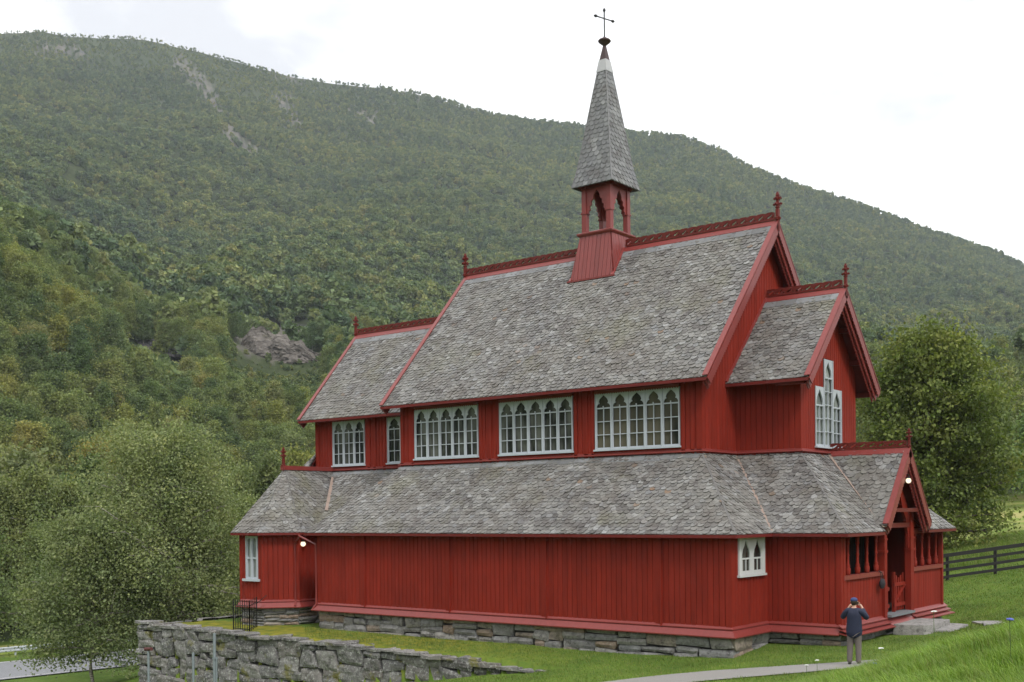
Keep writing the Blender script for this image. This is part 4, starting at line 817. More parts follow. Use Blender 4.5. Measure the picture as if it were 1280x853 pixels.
# capping stones
x = -10.75
while x < 11.4:
    w = random.uniform(.5, 1.3); zt = wt(x+10.6+w/2)-.02; d0, d1 = random.uniform(.05, .2), random.uniform(.5, .9); hh = random.uniform(.07, .15); vs = []
    for (a, b_) in ((0, -d0), (w*.5, -d0-.06), (w-.03, -d0+random.uniform(-.05, .1)), (w-.03, d1*.6), (w*.6, d1), (0, d1*.8)): vs.append((x+a+random.uniform(-.03, .03), -9.95+b_, zt))
    k = len(vs); top = [(p[0], p[1], p[2]+hh*random.uniform(.5, 1.1)) for p in vs]; mb.add(vs+top, [list(range(k, 2*k))]+[[i, (i+1) % k, k+(i+1) % k, k+i] for i in range(k)]); x += w
mb.add([(-10.5, -9.8, -4.5), (11.2, -9.8, -4.5), (11.2, -9.8, -1.35), (8, -9.8, -1.15), (-10.5, -9.8, -1.05)], [[0, 1, 2, 3, 4]], 1); mb.add([(-10.45, -9.8, -4.5), (-10.45, -1, -4.5), (-10.45, -1, -1.1), (-10.45, -9.8, -1.1)], [[0, 1, 2, 3]], 1)
mb.build('retaining_wall', [STONE, DARK], label='lichen-covered dry stone retaining wall below the grassy church terrace', cat='stone wall')
# stone steps at the porch
def slab(name, cx, cy, z, lx, ly, h, rz, label):
    mb = MB(); n = 14; top = []
    for i in range(n):
        t = i/n*4; s_ = int(t); f = t-s_; c = [(-1, -1), (1, -1), (1, 1), (-1, 1), (-1, -1)]; a, b_ = c[s_], c[s_+1]; x = (a[0]+(b_[0]-a[0])*f)*lx/2; y = (a[1]+(b_[1]-a[1])*f)*ly/2
        top.append((x*random.uniform(.95, 1.02), y*random.uniform(.95, 1.02), h+random.uniform(-.012, .012)))
    bot = [(p[0]*1.02, p[1]*1.02, 0) for p in top]; mb.add(top+bot+[(0, 0, h+.01)], [[i, (i+1) % n, 2*n] for i in range(n)]+[[i, i+n, (i+1) % n+n, (i+1) % n] for i in range(n)])
    o = mb.build(name, SLAB, label=label, cat='stone slab'); o.location = (cx, cy, z); o.rotation_euler = (0, 0, rz); return o
slab('stone_step', 19.85, .1, -.50, 1.15, 2.5, .34, .05, 'thick grey stone slab, upper of the two steps before the porch gate')
slab('stone_step', 20.45, .9, -.66, .9, 2.6, .30, .12, 'flat grey stone slab, lower step reaching right of the porch gate')
slab('paving_stone', 21.6, 2.4, GH(21.6, 2.4)-.1, .8, 1.3, .15, .3, 'flat stone sunk in the lawn just right of the porch steps')
slab('paving_stone', 21.0, 3.1, GH(21.0, 3.1)-.1, .6, .9, .14, .8, 'small flat stone in the grass behind the porch steps')
# iron railing on the terrace
def at_plane(px, py, ax, val): d = ray(px, py); t = (val-CAM[ax])/d[ax]; return CAM+d*t
rail = empty('iron_railing', (-4.6, -9.3, -.95), 'short black iron railing standing on the terrace by the sacristy', 'railing')
mb = MB(); rz0 = -1.0
pA, pB = V((-3.62, -9.6, rz0)), V((-4.55, -7.95, rz0)); pA = V((-4.85, -8.3, rz0)); pB = V((-3.95, -9.65, rz0)); pC = V((-2.75, -9.2, rz0))
pL, pM, pR_ = V(at_plane(292, 789, 2, rz0)), V(at_plane(312, 791, 2, rz0)), V(at_plane(321, 785, 2, rz0))
wpar = lambda o_: (setattr(o_, 'parent', rail), setattr(o_, 'matrix_parent_inverse', Matrix.Translation(-V(rail.location))))
for a, b_, k in ((pL, pM, 8), (pM, pR_, 5)):
    mb = MB()
    for z in (.12, 1.05): mb.bar(a+V((0, 0, z)), b_+V((0, 0, z)), .03, .03)
    for i in range(k): p = a.lerp(b_, i/(k-1)); mb.bar(p, p+V((0, 0, 1.28)), .035 if i in (0, k-1) else .022, .035 if i in (0, k-1) else .022)
    wpar(mb.build('railing_panel', BLACKM))
mb = MB(); mb.bar(pR_+V((0, 0, 1.0)), pR_+V((.35, .25, 1.35)), .03, .03); wpar(mb.build('handrail', BLACKM))
# steel posts in front of the wall
POSTM = plain('weathered_steel', (.22, .25, .275), .5, .15, metal=.2)
for i, (px, ytop, r, lab) in enumerate(((268, 792, .06, 'tallest of the three grey steel posts before the stone wall'), (241.5, 816, .05, 'plain short grey steel post, middle one before the stone wall'), (185.5, 814, .05, 'short grey steel post with a rusty red cap before the stone wall'))):
    b_ = at_plane(px, 830, 1, -10.8); t_ = at_plane(px, ytop, 1, -10.8); zb = GH(b_[0], -10.8)-.3
    mb = MB(); mb.tube([(b_[0], -10.8, zb), (t_[0], -10.8, t_[2])], r, 10); pt = empty('steel_post', (b_[0], -10.8, zb), lab, 'post', 'steel posts in front of the stone wall'); o = mb.build('tube', POSTM); wparent(o, pt)
    if i == 0: mb = MB(); mb.tube([(b_[0]+.12, -10.8, zb), (t_[0]+.12, -10.8, t_[2]-.9)], .035, 8); mb.box(b_[0]-.07, b_[0]+.17, -10.85, -10.75, t_[2]-1.0, t_[2]-.94); o = mb.build('bracket', POSTM); wparent(o, pt)
    if i == 2: mb = MB(); mb.tube([(t_[0]-.22, -10.8, t_[2]+.06), (t_[0]+.22, -10.8, t_[2]+.1)], .075, 10); o = mb.build('cap', plain('rusty_red', (.10, .03, .03), .7)); wparent(o, pt)
# guardrail
gr = empty('guardrail', (-36.5, 0, -5), 'galvanised steel guardrail along the far side of the road', 'guardrail'); mb = MB(); prof = [(0, 0), (.05, .03), (.05, .09), (0, .13), (0, .18), (.05, .22), (.05, .28), (0, .31), (-.02, .31), (-.02, 0)]
gl = [(x-5.6, y, -4.62) for x, y in rc]; sweep(mb, gl, [(-o_, z) for o_, z in prof][::-1], side=-1); o = mb.build('beam', GALV); wparent(o, gr)
for i in range(2, 44, 2): x, y, z = gl[i]; mb = MB(); mb.box(x-.16, x-.06, y-.05, y+.05, -5.3, -4.3); o = mb.build('post', GALV); wparent(o, gr)
# board fence on the right
fa, fb = at(1172, 728, 50), at(1284, 712.5, 50); fd = V((fb[0]-fa[0], fb[1]-fa[1], 0)).normalized(); fl = V((fb[0]-fa[0], fb[1]-fa[1], 0)).length
fe = empty('board_fence', (fa[0], fa[1], fa[2]), 'black tarred four-rail board fence across the lawn right of the porch', 'fence'); P0 = V((fa[0], fa[1], 0))-fd*6; span = 2.15; npst = 8
tp = [(P0+fd*(i*span)) for i in range(npst)]; tz = [GH(p.x, p.y) for p in tp]
for i, p in enumerate(tp): mb = MB(); mb.box(p.x-.06, p.x+.06, p.y-.06, p.y+.06, tz[i]-.3, tz[i]+1.22); o = mb.build('fence_post', FENCE); wparent(o, fe)
for k, (z0, hh) in enumerate(((.12, .13), (.44, .13), (.76, .13), (1.07, .17))):
    mb = MB()
    for i in range(npst-1):
        a, b_ = tp[i].copy(), tp[i+1].copy(); nn = V((fd.y, -fd.x, 0))*.085; a.z = tz[i]+z0+hh/2+random.uniform(-.01, .01); b_.z = tz[i+1]+z0+hh/2+random.uniform(-.01, .01); mb.bar(a+nn-fd*.02, b_+nn-fd*.02*0, .03, hh)
    o = mb.build('rail', FENCE); wparent(o, fe)
# ------------------------------------------------------------------ TREES
def leaf_quads(cent, size, rng, flat=.0, aspect=1.5):
    n = len(cent); d = rng.normal(size=(n, 3)); d /= np.linalg.norm(d, axis=1)[:, None]; a = rng.normal(size=(n, 3)); a -= (a*d).sum(1)[:, None]*d; a /= np.linalg.norm(a, axis=1)[:, None]; b_ = np.cross(d, a)
    s = (size*rng.uniform(.6, 1.35, n))[:, None]; v = np.stack([cent-a*s*.5*aspect, cent+b_*s*.5+d*s*.12, cent+a*s*.5*aspect, cent-b_*s*.5+d*s*.12], 1)
    return v.reshape(-1, 3)
def tube_np(acc, pts, rads, seg=5):
    mbx = MB(); mbx.tube(pts, rads, seg, cap=False); o = len(acc[0]); acc[0].extend(mbx.v); acc[1].extend([[i+o for i in f] for f in mbx.f])
def tree_geo(seed, H, R, base, nlimb, nleaf, lsize, style='birch', trunk_r=.14, spread=.32, lean=0, zmin=.15):
    rng = np.random.default_rng(seed); acc = ([], []); cl = []; wt_ = []
    tp = [np.array([0, 0, -.5])]; k = 9
    wob = rng.normal(size=(k+1, 2))*H*.012
    for i in range(1, k+1): tp.append(np.array([wob[i, 0]+lean*H*(i/k)**2, wob[i, 1], H*.97*i/k]))
    tube_np(acc, tp, [trunk_r*(1-.93*i/k)+.012 for i in range(k+1)], 8)
    def on_trunk(t): x = t*k; i = min(int(x), k-1); return tp[i]+(tp[i+1]-tp[i])*(x-i)
    for i in range(nlimb):
        t = base+(.97-base)*((i+rng.uniform(0, 1))/nlimb); p0 = on_trunk(t); az = i*2.4+rng.uniform(-.5, .5); s_ = (t-base)/(1-base)
        if style == 'birch': prof = (1-s_)**.62*.9+.16; el = .55+.55*s_
        elif style == 'broad': prof = math.sqrt(max(.05, 1-(2*(s_*.9+.05)-.7)**2/1.75)); el = .3+.85*s_
        elif style == 'round': prof = math.sqrt(max(.04, 1-(2*(s_*.92+.03)-.85)**2/1.35))*1.0; el = .25+.95*s_
        else: prof = (1-s_)*.95+.1; el = .1+.3*s_
        ln = R*prof*rng.uniform(.72, 1.18); d = np.array([math.cos(az)*math.cos(el), math.sin(az)*math.cos(el), math.sin(el)]); droop = {'birch': -.42, 'broad': -.3, 'round': -.15, 'pine': -.1}[style]
        pts = [p0+d*ln*u+np.array([0, 0, droop*ln*u*u]) for u in (0, .25, .5, .75, 1.)]; r0 = trunk_r*(1-.9*t)*.55+.008
        tube_np(acc, pts, [r0*(1-.85*u)+.004 for u in (0, .25, .5, .75, 1.)], 4)
        for u in np.linspace(.25, 1., 5): cl.append(p0+d*ln*u+np.array([0, 0, droop*ln*u*u])); wt_.append(.5+u)
        for j in range(4):
            u = rng.uniform(.3, .95); q0 = p0+d*ln*u+np.array([0, 0, droop*ln*u*u]); a2 = az+rng.choice([-1, 1])*rng.uniform(.5, 1.2); e2 = el+rng.uniform(-.5, .35); l2 = ln*rng.uniform(.25, .5)
            d2 = np.array([math.cos(a2)*math.cos(e2), math.sin(a2)*math.cos(e2), math.sin(e2)]); dr = droop*1.6 if style in ('birch', 'broad') else droop
            pts = [q0+d2*l2*v_+np.array([0, 0, dr*l2*v_*v_]) for v_ in (0, .5, 1.)]; tube_np(acc, pts, [r0*.4, r0*.25, .003], 3)
            for v_ in (.4, .75, 1.05): cl.append(q0+d2*l2*v_+np.array([0, 0, dr*l2*v_*v_])); wt_.append(1.)
    cl = np.array(cl); wt_ = np.array(wt_)*rng.uniform(.12, 1.3, len(cl))**1.5; ci = rng.choice(len(cl), nleaf, p=wt_/wt_.sum())
    sp = spread*R/2.5*(.6+.8*rng.uniform(size=len(cl))); c = cl[ci]+rng.normal(size=(nleaf, 3))*sp[ci][:, None]*np.array([1, 1, .75])
    if style in ('birch', 'broad'): c[:, 2] -= np.abs(rng.normal(size=nleaf))*sp[ci]*.6
    c = c[c[:, 2] > zmin*rng.uniform(.5, 1.2, len(c))]
    lv = leaf_quads(c, lsize, rng); lq = np.arange(len(lv)).reshape(-1, 4)
    return acc, lv, lq
def birch_bark():
    t = NT('birch_bark'); co = t.coord(); c = t.mix(t.ramp(t.noise(t.mapping(co, (1, 1, 5)), 5, 5, .7), [(.42, 0.), (.58, 1.)]), (.38, .35, .31), (.10, .085, .07)); return t.end(t.pbsdf(c, .8, .2))
BARKB = birch_bark(); BARK = plain('grey_bark', (.085, .07, .055), .9, .35, .1)
GREENS = [(0, (.075, .105, .028)), (.5, (.105, .135, .036)), (1, (.15, .165, .045))]
LEAF = leaf_mat('tree_leaves', [(.3, (.145, .182, .075)), (.7, (.21, .232, .098))], .5, True, rand='noise'); 
MAPLE = leaf_mat('maple_leaves', [(.35, (.10, .138, .038)), (.5, (.142, .178, .05)), (.68, (.19, .205, .062))], .45, True, rand='noise')
def trunk_mesh(name, acc, mat): return new_mesh(name, acc[0], acc[1], mat, True)
def tree(name, geo, loc, label, cat, bark, leaf, group=None, rz=0, sc=1, color=(1, 1, 1, 1)):
    e = empty(name, loc, label, cat, group, rz); e.scale = (sc, sc, sc)
    acc, lv, lq = geo; t = link('trunk', trunk_mesh('trunk', acc, bark), e); c = link('crown', np_mesh('crown', lv, lq, leaf), e); c.color = color; return e
# the big birch left of the church
bp = at(204, 772, 56); bz = GH(bp[0], bp[1])
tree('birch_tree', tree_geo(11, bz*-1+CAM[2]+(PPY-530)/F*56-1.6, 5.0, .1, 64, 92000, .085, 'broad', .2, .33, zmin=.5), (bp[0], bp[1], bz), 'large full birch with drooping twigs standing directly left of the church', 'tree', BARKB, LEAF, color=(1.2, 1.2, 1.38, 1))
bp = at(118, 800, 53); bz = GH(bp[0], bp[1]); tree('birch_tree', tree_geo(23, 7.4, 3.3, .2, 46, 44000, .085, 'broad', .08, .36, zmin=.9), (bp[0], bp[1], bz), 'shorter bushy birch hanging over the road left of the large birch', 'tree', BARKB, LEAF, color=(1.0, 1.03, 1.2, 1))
bp = at(255, 770, 60); bz = GH(bp[0], bp[1]); tree('birch_tree', tree_geo(29, 8.2, 3.4, .08, 38, 34000, .09, 'broad', .10, .36), (bp[0], bp[1], bz), 'green birch filling the gap between the large birch and the sacristy', 'tree', BARKB, LEAF, color=(.95, 1.0, .95, 1))
for i, (px_, d_, hh, lab) in enumerate(((-12, 61, 5.2, 'bushy birch sapling behind the guardrail at the left edge of the view'), (30, 63, 4.6, 'low leafy thicket behind the guardrail near the left edge'), (70, 60.5, 5.4, 'tall leafy thicket behind the guardrail left of the drooping birch'), (112, 62, 4.8, 'leafy thicket behind the guardrail behind the drooping birch'), (152, 60, 5.0, 'leafy thicket behind the guardrail beside the large birch'), (185, 63, 5.6, 'leafy thicket behind the large birch trunk'))):
    bp = at(px_, 800, d_+19); bz = GH(bp[0], bp[1]); tree('birch_thicket', tree_geo(60+i, hh, 2.6, .03, 26, 9000, .12, 'birch', .06, .5, zmin=.1), (bp[0], bp[1], bz), lab, 'bush', BARKB, LEAF, color=((.85, .95, .95, 1), (1, 1, .95, 1), (.78, .88, .9, 1))[i % 3])
for px_, d_, hh, lab in ((20, 80, 10.5, 'slender birch with bare pale trunk behind the guardrail, farthest left'), (47, 79, 11.5, 'slender birch with bare pale trunk, middle of three behind the guardrail'), (86, 81, 10.5, 'slender birch with bare pale trunk behind the guardrail, nearest the drooping birch')):
    bp = at(px_, 800, d_); bz = GH(bp[0], bp[1]); tree('birch_tree', tree_geo(80+px_, hh, 2.6, .36, 34, 11000, .13, 'birch', .13, .42), (bp[0], bp[1], bz), lab, 'tree', BARKB, LEAF, color=(1, 1.0, 1.0, 1))
# big maple behind the porch
mp = at(1163, 690, 66); mz = GH(mp[0], mp[1]); tree('maple_tree', tree_geo(5, CAM[2]+(PPY-398)/F*66-mz-3.4, 4.6, .1, 80, 64000, .15, 'round', .3, .27), (mp[0], mp[1], mz-.1), 'broad dense dark green maple rising behind the entrance porch', 'tree', BARK, MAPLE, color=(1, 1, 1, 1))
# the wood on the lower slope: individual trees
PROTO = []
for i, (sd, H, R, base, nl, nf, ls, st, tr) in enumerate(((31, 10.5, 3.1, .2, 34, 5200, .24, 'birch', .12), (32, 12, 3.4, .25, 34, 5600, .25, 'birch', .13), (33, 9, 3.2, .12, 32, 5200, .25, 'round', .14), (34, 11, 3.6, .14, 36, 6000, .25, 'round', .15), (35, 12.5, 2.5, .2, 44, 5200, .22, 'pine', .14), (36, 10.5, 3.1, .15, 40, 17000, .13, 'birch', .12), (37, 10., 3.4, .12, 42, 18000, .13, 'broad', .14))):
    acc, lv, lq = tree_geo(sd, H, R, base, nl, nf, ls, st, tr, .42); tm = trunk_mesh('trunk', acc, BARKB if st == 'birch' else BARK); cm = np_mesh('crown', lv, lq, LEAF)
    one = np_mesh('tree', lv, lq, LEAF); one = None
    # joined version for the trees too far off to show their parts
    o = len(lv); jm = bpy.data.meshes.new('tree'); jm.from_pydata(lv.tolist()+[tuple(v) for v in acc[0]], [], lq.tolist()+[[a+o for a in f] for f in acc[1]]); jm.materials.append(LEAF); jm.materials.append(BARKB if st == 'birch' else BARK)
    jm.polygons.foreach_set('material_index', [0]*len(lq)+[1]*len(acc[1])); jm.update(); PROTO.append((tm, cm, jm, H))
def visible_church(px, py): return False
cand = []
rng = np.random.default_rng(3); pts = []
def scatter(pxa, pxb, ra, rb, sp, n, tests=None):
    for _ in range(n):
        px = rng.uniform(pxa, pxb); r = math.sqrt(rng.uniform(ra*ra, rb*rb)); az = az_e(px, 600)[0]; x, y = CAM[0]+math.sin(az)*r, CAM[1]+math.cos(az)*r
        if tests and not tests(px, r, x, y): continue
        s_ = sp*(1+.35*(r > 170))
        if all((x-a)**2+(y-b_)**2 > s_*s_ for a, b_, *_ in pts): pts.append((x, y, r, px))
def no_road(px, r, x, y):
    if -9 < x < 40 and y < 30: return False
    xc = -31+.113*(y+6)
    if x > xc-7.2 and r < 90: return False
    return not ((300 < px < 400 and r > 262) or (150 < px < 235 and r > 250))
scatter(-40, 450, 62, 268, 5.7, 9000, no_road)
nleft = len(pts); rp = pts; 
scatter(1195, 1330, 112, 200, 6.0, 900, lambda px, r, x, y: r > 112+(1260-px)*.35)
kinds = {0: ('birch', 'birch_tree'), 1: ('birch', 'birch_tree'), 2: ('round leafy tree', 'leafy_tree'), 3: ('round leafy tree', 'leafy_tree'), 4: ('narrow dark conifer', 'conifer_tree')}
tints = [('yellow-green', (1.2, 1.13, .82, 1)), ('mid green', (.95, 1.0, 1.02, 1)), ('dull dark green', (.75, .85, .85, 1)), ('ochre-tinged', (1.35, 1.08, .75, 1)), ('pale olive', (1.2, 1.15, 1.15, 1))]
pts = [p for p in pts if p[3] > 1000]+sorted([p for p in pts if p[3] < 1000], key=lambda p: p[2])[:270]; RCUT = max(p[2] for p in pts if p[3] < 1000); print('mid trees', len(pts), RCUT)
for (x, y, r, px) in pts:
    ki = int(rng.choice(5, p=[.28, .26, .19, .19, .08])); ti = int(rng.choice(5, p=[.36, .28, .12, .03, .21])) if px < 460 else int(rng.choice([1, 2, 4]))
    if r < 105 and ki == 4: ki = 0
    if r < 105 and px < 460: ti = int(rng.choice([1, 1, 2, 4]))
    zn = 'behind the guardrail left of the church' if r < 105 and px < 460 else ('halfway up the wooded slope left of the church' if r < 190 and px < 460 else ('high on the wooded slope below the cliffs' if px < 460 else 'beyond the meadow right of the maple'))
    kn, nm = kinds[ki]; tn, tc = tints[ti]
    if ki == 4: tn, tc = 'dark', (.55, .7, .62, 1)
    lab = f'{tn} {kn} {zn}' if ki != 4 else f'{kn} {zn}'; tm, cm, jm, H = PROTO[ki if r > 105 else 5+ki//2]; sc = rng.uniform(.72, 1.12)*(1 if r < 190 else .95); z = GH(x, y); rz = rng.uniform(0, 6.28)
    tc = tuple(c*rng.uniform(.92, 1.08) for c in tc[:3])+(1,)
    if r < 125:
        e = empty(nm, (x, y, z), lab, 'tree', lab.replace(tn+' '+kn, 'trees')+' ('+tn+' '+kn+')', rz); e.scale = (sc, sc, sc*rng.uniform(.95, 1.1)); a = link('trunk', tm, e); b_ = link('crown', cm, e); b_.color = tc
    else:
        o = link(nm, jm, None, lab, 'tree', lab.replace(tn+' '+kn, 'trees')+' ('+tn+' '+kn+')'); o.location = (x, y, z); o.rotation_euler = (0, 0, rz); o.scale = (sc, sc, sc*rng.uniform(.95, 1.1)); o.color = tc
# ---- far forest: one object, instanced on points
FARLEAF = leaf_mat('far_forest_leaves', [(0, (.085, .125, .07)), (.25, (.11, .155, .075)), (.5, (.14, .182, .08)), (.75, (.18, .215, .088)), (.92, (.225, .245, .10)), (1, (.24, .235, .095))], .3, False, .25)
MIDLEAF = leaf_mat('slope_forest_leaves', [(0, (.09, .135, .062)), (.4, (.13, .175, .07)), (.75, (.18, .215, .08)), (.95, (.23, .24, .085)), (1, (.24, .22, .08))], .3, False, .25)
fprot = []
for i in range(6):
    rg = np.random.default_rng(100+i); n = 420; nb = 7; bc = rg.normal(size=(nb, 3))*np.array([1.1, 1.1, 1.5])+np.array([0, 0, 4.2]); br = rg.uniform(1.0, 1.8, nb); k = rg.integers(0, nb, n); d = rg.normal(size=(n, 3)); d /= np.linalg.norm(d, axis=1)[:, None]
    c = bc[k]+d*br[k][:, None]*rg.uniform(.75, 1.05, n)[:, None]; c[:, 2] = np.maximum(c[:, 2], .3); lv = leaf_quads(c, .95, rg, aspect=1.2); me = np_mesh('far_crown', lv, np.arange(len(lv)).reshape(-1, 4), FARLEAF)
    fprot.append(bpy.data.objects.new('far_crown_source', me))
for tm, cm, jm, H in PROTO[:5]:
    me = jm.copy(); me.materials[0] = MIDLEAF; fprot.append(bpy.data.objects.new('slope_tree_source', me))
rg = np.random.default_rng(42); n = 98000; NX = 11000; a0, a1 = az_e(-130, 500)[0], az_e(1400, 500)[0]
az = rg.uniform(a0, a1, n); r = np.sqrt(rg.uniform(150**2, (RMAX+5)**2, n)); az[:NX] = rg.uniform(a0, az_e(470, 500)[0], NX); r[:NX] = np.sqrt(rg.uniform((RCUT-75)**2, 330**2, NX)); ex_ = np.zeros(n, bool); ex_[:NX] = rg.uniform(size=NX) < .16; x = CAM[0]+np.sin(az)*r; y = CAM[1]+np.cos(az)*r; z = ground_h(x, y); ppx, ppy = pix(x, y, z)
keep = (r > RCUT-75) & (ppx < 460) | (r > 265) | ((ppx > 450) & (ppx < 1180) & (r > 150)) | ((ppx >= 1180) & (r > 195))
P_ = np.array([(p[0], p[1]) for p in pts]); nb_ = np.where(r < RCUT+10)[0]; keep[nb_] &= np.min(np.hypot(x[nb_][:, None]-P_[None, :, 0], y[nb_][:, None]-P_[None, :, 1]), axis=1) > 3.6
lowz = ((ppx > 285) & (ppx < 410) & (r > 262) & (r < 353)) | ((ppx > 145) & (ppx < 240) & (r > 250) & (r < 333))
for (a, b_, wd) in scree:
    ax, ay, bx, by = *a, *b_; t = np.clip(((ppx-ax)*(bx-ax)+(ppy-ay)*(by-ay))/((bx-ax)**2+(by-ay)**2), 0, 1); dd = np.hypot(ppx-ax-t*(bx-ax), ppy-ay-t*(by-ay))+5*np.sin(ppx*.35)*np.sin(ppy*.3); dd = dd+9*np.sin(ppx*.9+ppy*.5)*np.sin(ppy*.8-ppx*.21); keep &= ~((dd < wd*.9) & (rg.uniform(size=n) < .82))
for (cx_, cy_, rx, ry) in ((345, 425, 52, 24), (190, 465, 52, 11)): keep &= ~((np.hypot((ppx-cx_)/rx, (ppy-cy_)/ry) < 1) & (r < 700) & (rg.uniform(size=n) < .9))
dens = np.clip(.8+.3*np.sin(x*.013+y*.02)*np.sin(x*.031-y*.011+2), 0, 1); top = np.clip((r-RMAX+260)/260, 0, 1)*np.clip((620-ppx)/300, 0, 1); keep[:NX] &= ex_[:NX] | lowz[:NX]; keep &= rg.uniform(size=n) < dens*(1-.35*top)+.25*(r < 600)
x, y, z, r, top, lowz = x[keep], y[keep], z[keep], r[keep], top[keep], lowz[keep]; print('far trees', len(x))
nearb = r < 300+150*rg.uniform(size=len(r)); vi = np.where(nearb & ~lowz, rg.integers(0, 5, len(x)), 5+rg.integers(0, 6, len(x))); scl = rg.uniform(.65, 1.2, len(x))*(1-.5*top)*(1.05-.25*np.clip((r-500)/900, 0, 1)); scl = np.where(lowz, scl*np.clip((350-r)/75*.6, .16, .5), 1)*np.where(nearb & ~lowz, scl*.80, scl*(1.22-.25*np.clip((r-400)/900, 0, 1)))
pm = bpy.data.meshes.new('far_forest'); pm.vertices.add(len(x)); pm.vertices.foreach_set('co', np.stack([x, y, z-.3], -1).astype(np.float32).ravel())
a = pm.attributes.new('sc', 'FLOAT', 'POINT'); a.data.foreach_set('value', scl.astype(np.float32)); a = pm.attributes.new('rz', 'FLOAT', 'POINT'); a.data.foreach_set('value', rg.uniform(0, 6.28, len(x)).astype(np.float32)); a = pm.attributes.new('vi', 'INT', 'POINT'); a.data.foreach_set('value', vi.astype(np.int32))
ff = link('far_forest', pm, label='dense birch forest covering the mountainside behind the church', cat='forest', kind='stuff')
ng = bpy.data.node_groups.new('scatter_trees', 'GeometryNodeTree'); ng.interface.new_socket('Geometry', in_out='INPUT', socket_type='NodeSocketGeometry'); ng.interface.new_socket('Geometry', in_out='OUTPUT', socket_type='NodeSocketGeometry')
gi, go = ng.nodes.new('NodeGroupInput'), ng.nodes.new('NodeGroupOutput'); iop = ng.nodes.new('GeometryNodeInstanceOnPoints'); jn = ng.nodes.new('GeometryNodeJoinGeometry')
for o in fprot:   # index order follows link order reversed in Join Geometry
    oi = ng.nodes.new('GeometryNodeObjectInfo'); oi.inputs['Object'].default_value = o; oi.inputs['As Instance'].default_value = True; ng.links.new(oi.outputs['Geometry'], jn.inputs[0])
def nattr(nm, ty): nd = ng.nodes.new('GeometryNodeInputNamedAttribute'); nd.data_type = ty; nd.inputs['Name'].default_value = nm; return nd.outputs['Attribute']
cx_ = ng.nodes.new('ShaderNodeCombineXYZ'); ng.links.new(nattr('rz', 'FLOAT'), cx_.inputs[2]); e2r = ng.nodes.new('FunctionNodeEulerToRotation'); ng.links.new(cx_.outputs[0], e2r.inputs[0])
ng.links.new(gi.outputs[0], iop.inputs['Points']); ng.links.new(jn.outputs[0], iop.inputs['Instance']); iop.inputs['Pick Instance'].default_value = True; ng.links.new(nattr('vi', 'INT'), iop.inputs['Instance Index']); ng.links.new(e2r.outputs[0], iop.inputs['Rotation']); ng.links.new(nattr('sc', 'FLOAT'), iop.inputs['Scale']); ng.links.new(iop.outputs[0], go.inputs[0])
md = ff.modifiers.new('scatter', 'NODES'); md.node_group = ng
# rock outcrops on the lower hillside
def rock(name, px, py, d, w, h, dep, seed, label, col, tilt=0):
    rg = np.random.default_rng(seed); c = at(px, py, d); c[2] = GH(c[0], c[1]); nu, nv = 40, 26; vs = []
    for i in range(nv+1):
        for j in range(nu+1):
            a, b_ = j/nu*2-1, i/nv; env = max(0, 1-abs(a)**2.2); pk = np.interp(a, [-1, -.62, -.48, -.2, .1, .35, .7, 1], [0, .55, 1., .86, .74, .6, .34, .05])+.045*math.sin(a*17)+.02*math.sin(a*41+1)
            zz = h*b_*max(0, pk); out = dep*(1-b_**1.6)*(.4+.6*env)+.25*dep*math.sin(a*9+seed)*math.sin(b_*7+a*4)+rg.normal()*.05*dep
            p = c+CR*np.array([1, 1, 0])*(a*w/2)-np.array([CF[0], CF[1], 0])*out; vs.append((p[0], p[1], GH(p[0], p[1])*0+c[2]-2.5+zz+rg.normal()*.02*h))
    fs = [[i*(nu+1)+j, i*(nu+1)+j+1, (i+1)*(nu+1)+j+1, (i+1)*(nu+1)+j] for i in range(nv) for j in range(nu)]
    t = NT(name); co = t.coord(); k = t.noise(t.mapping(co, (.5, .5, 1.4)), .7, 8, .8, .9); cc = t.ramp(k, [(.3, tuple(x*.3 for x in col)), (.5, col), (.7, tuple(x*1.6 for x in col))]); cc = t.mix(t.ramp(t.noise(co, .25, 5, .7), [(.6, 0.), (.72, .7)]), cc, (.11, .11, .05))
    m = t.end(t.pbsdf(cc, .9, .15, t.bump(k, 1., .6))); link('rock_outcrop', new_mesh(name, vs, fs, m), None, label, 'rock')
rock('rock_outcrop', 347, 448, 338, 33, 12.5, 5, 4, 'pale grey bare rock face on the hillside above the chancel roof', (.165, .148, .132), .1); rock('rock_outcrop', 192, 474, 314, 22, 7, 3, 9, 'low dark rock cliff among the trees on the left slope', (.09, .085, .09))
# ------------------------------------------------------------------ GRASS
def grass_mat(name, c0, c1, c2):
    t = NT(name); isl = t.island(); co = t.coord(); c = t.ramp(isl, [(0, c0), (.6, c1), (.9, c2), (1, (.26, .24, .09))]); c = t.mix(1., c, t.ramp(t.noise(co, .7, 4), [(.3, .62), (.7, 1.28)]), 'MULTIPLY'); c = t.mix(t.ramp(t.noise(co, 1.6, 5, .7), [(.55, 0.), (.7, .55)]), c, (.19, .19, .07)); c = t.mix(t.ramp(t.noise(co, 2.6, 3, .6), [(.60, 0.), (.66, .6)]), c, (.06, .14, .03))
    d = t.pbsdf(c, .5, .3); tr = t.n('ShaderNodeBsdfTranslucent'); t.l(t.mix(1., c, (1.1, 1.2, .6), 'MULTIPLY'), tr.inputs[0]); mx = t.n('ShaderNodeMixShader'); mx.inputs[0].default_value = .35; t.l(d, mx.inputs[1]); t.l(tr.outputs[0], mx.inputs[2]); return t.end(mx.outputs[0])
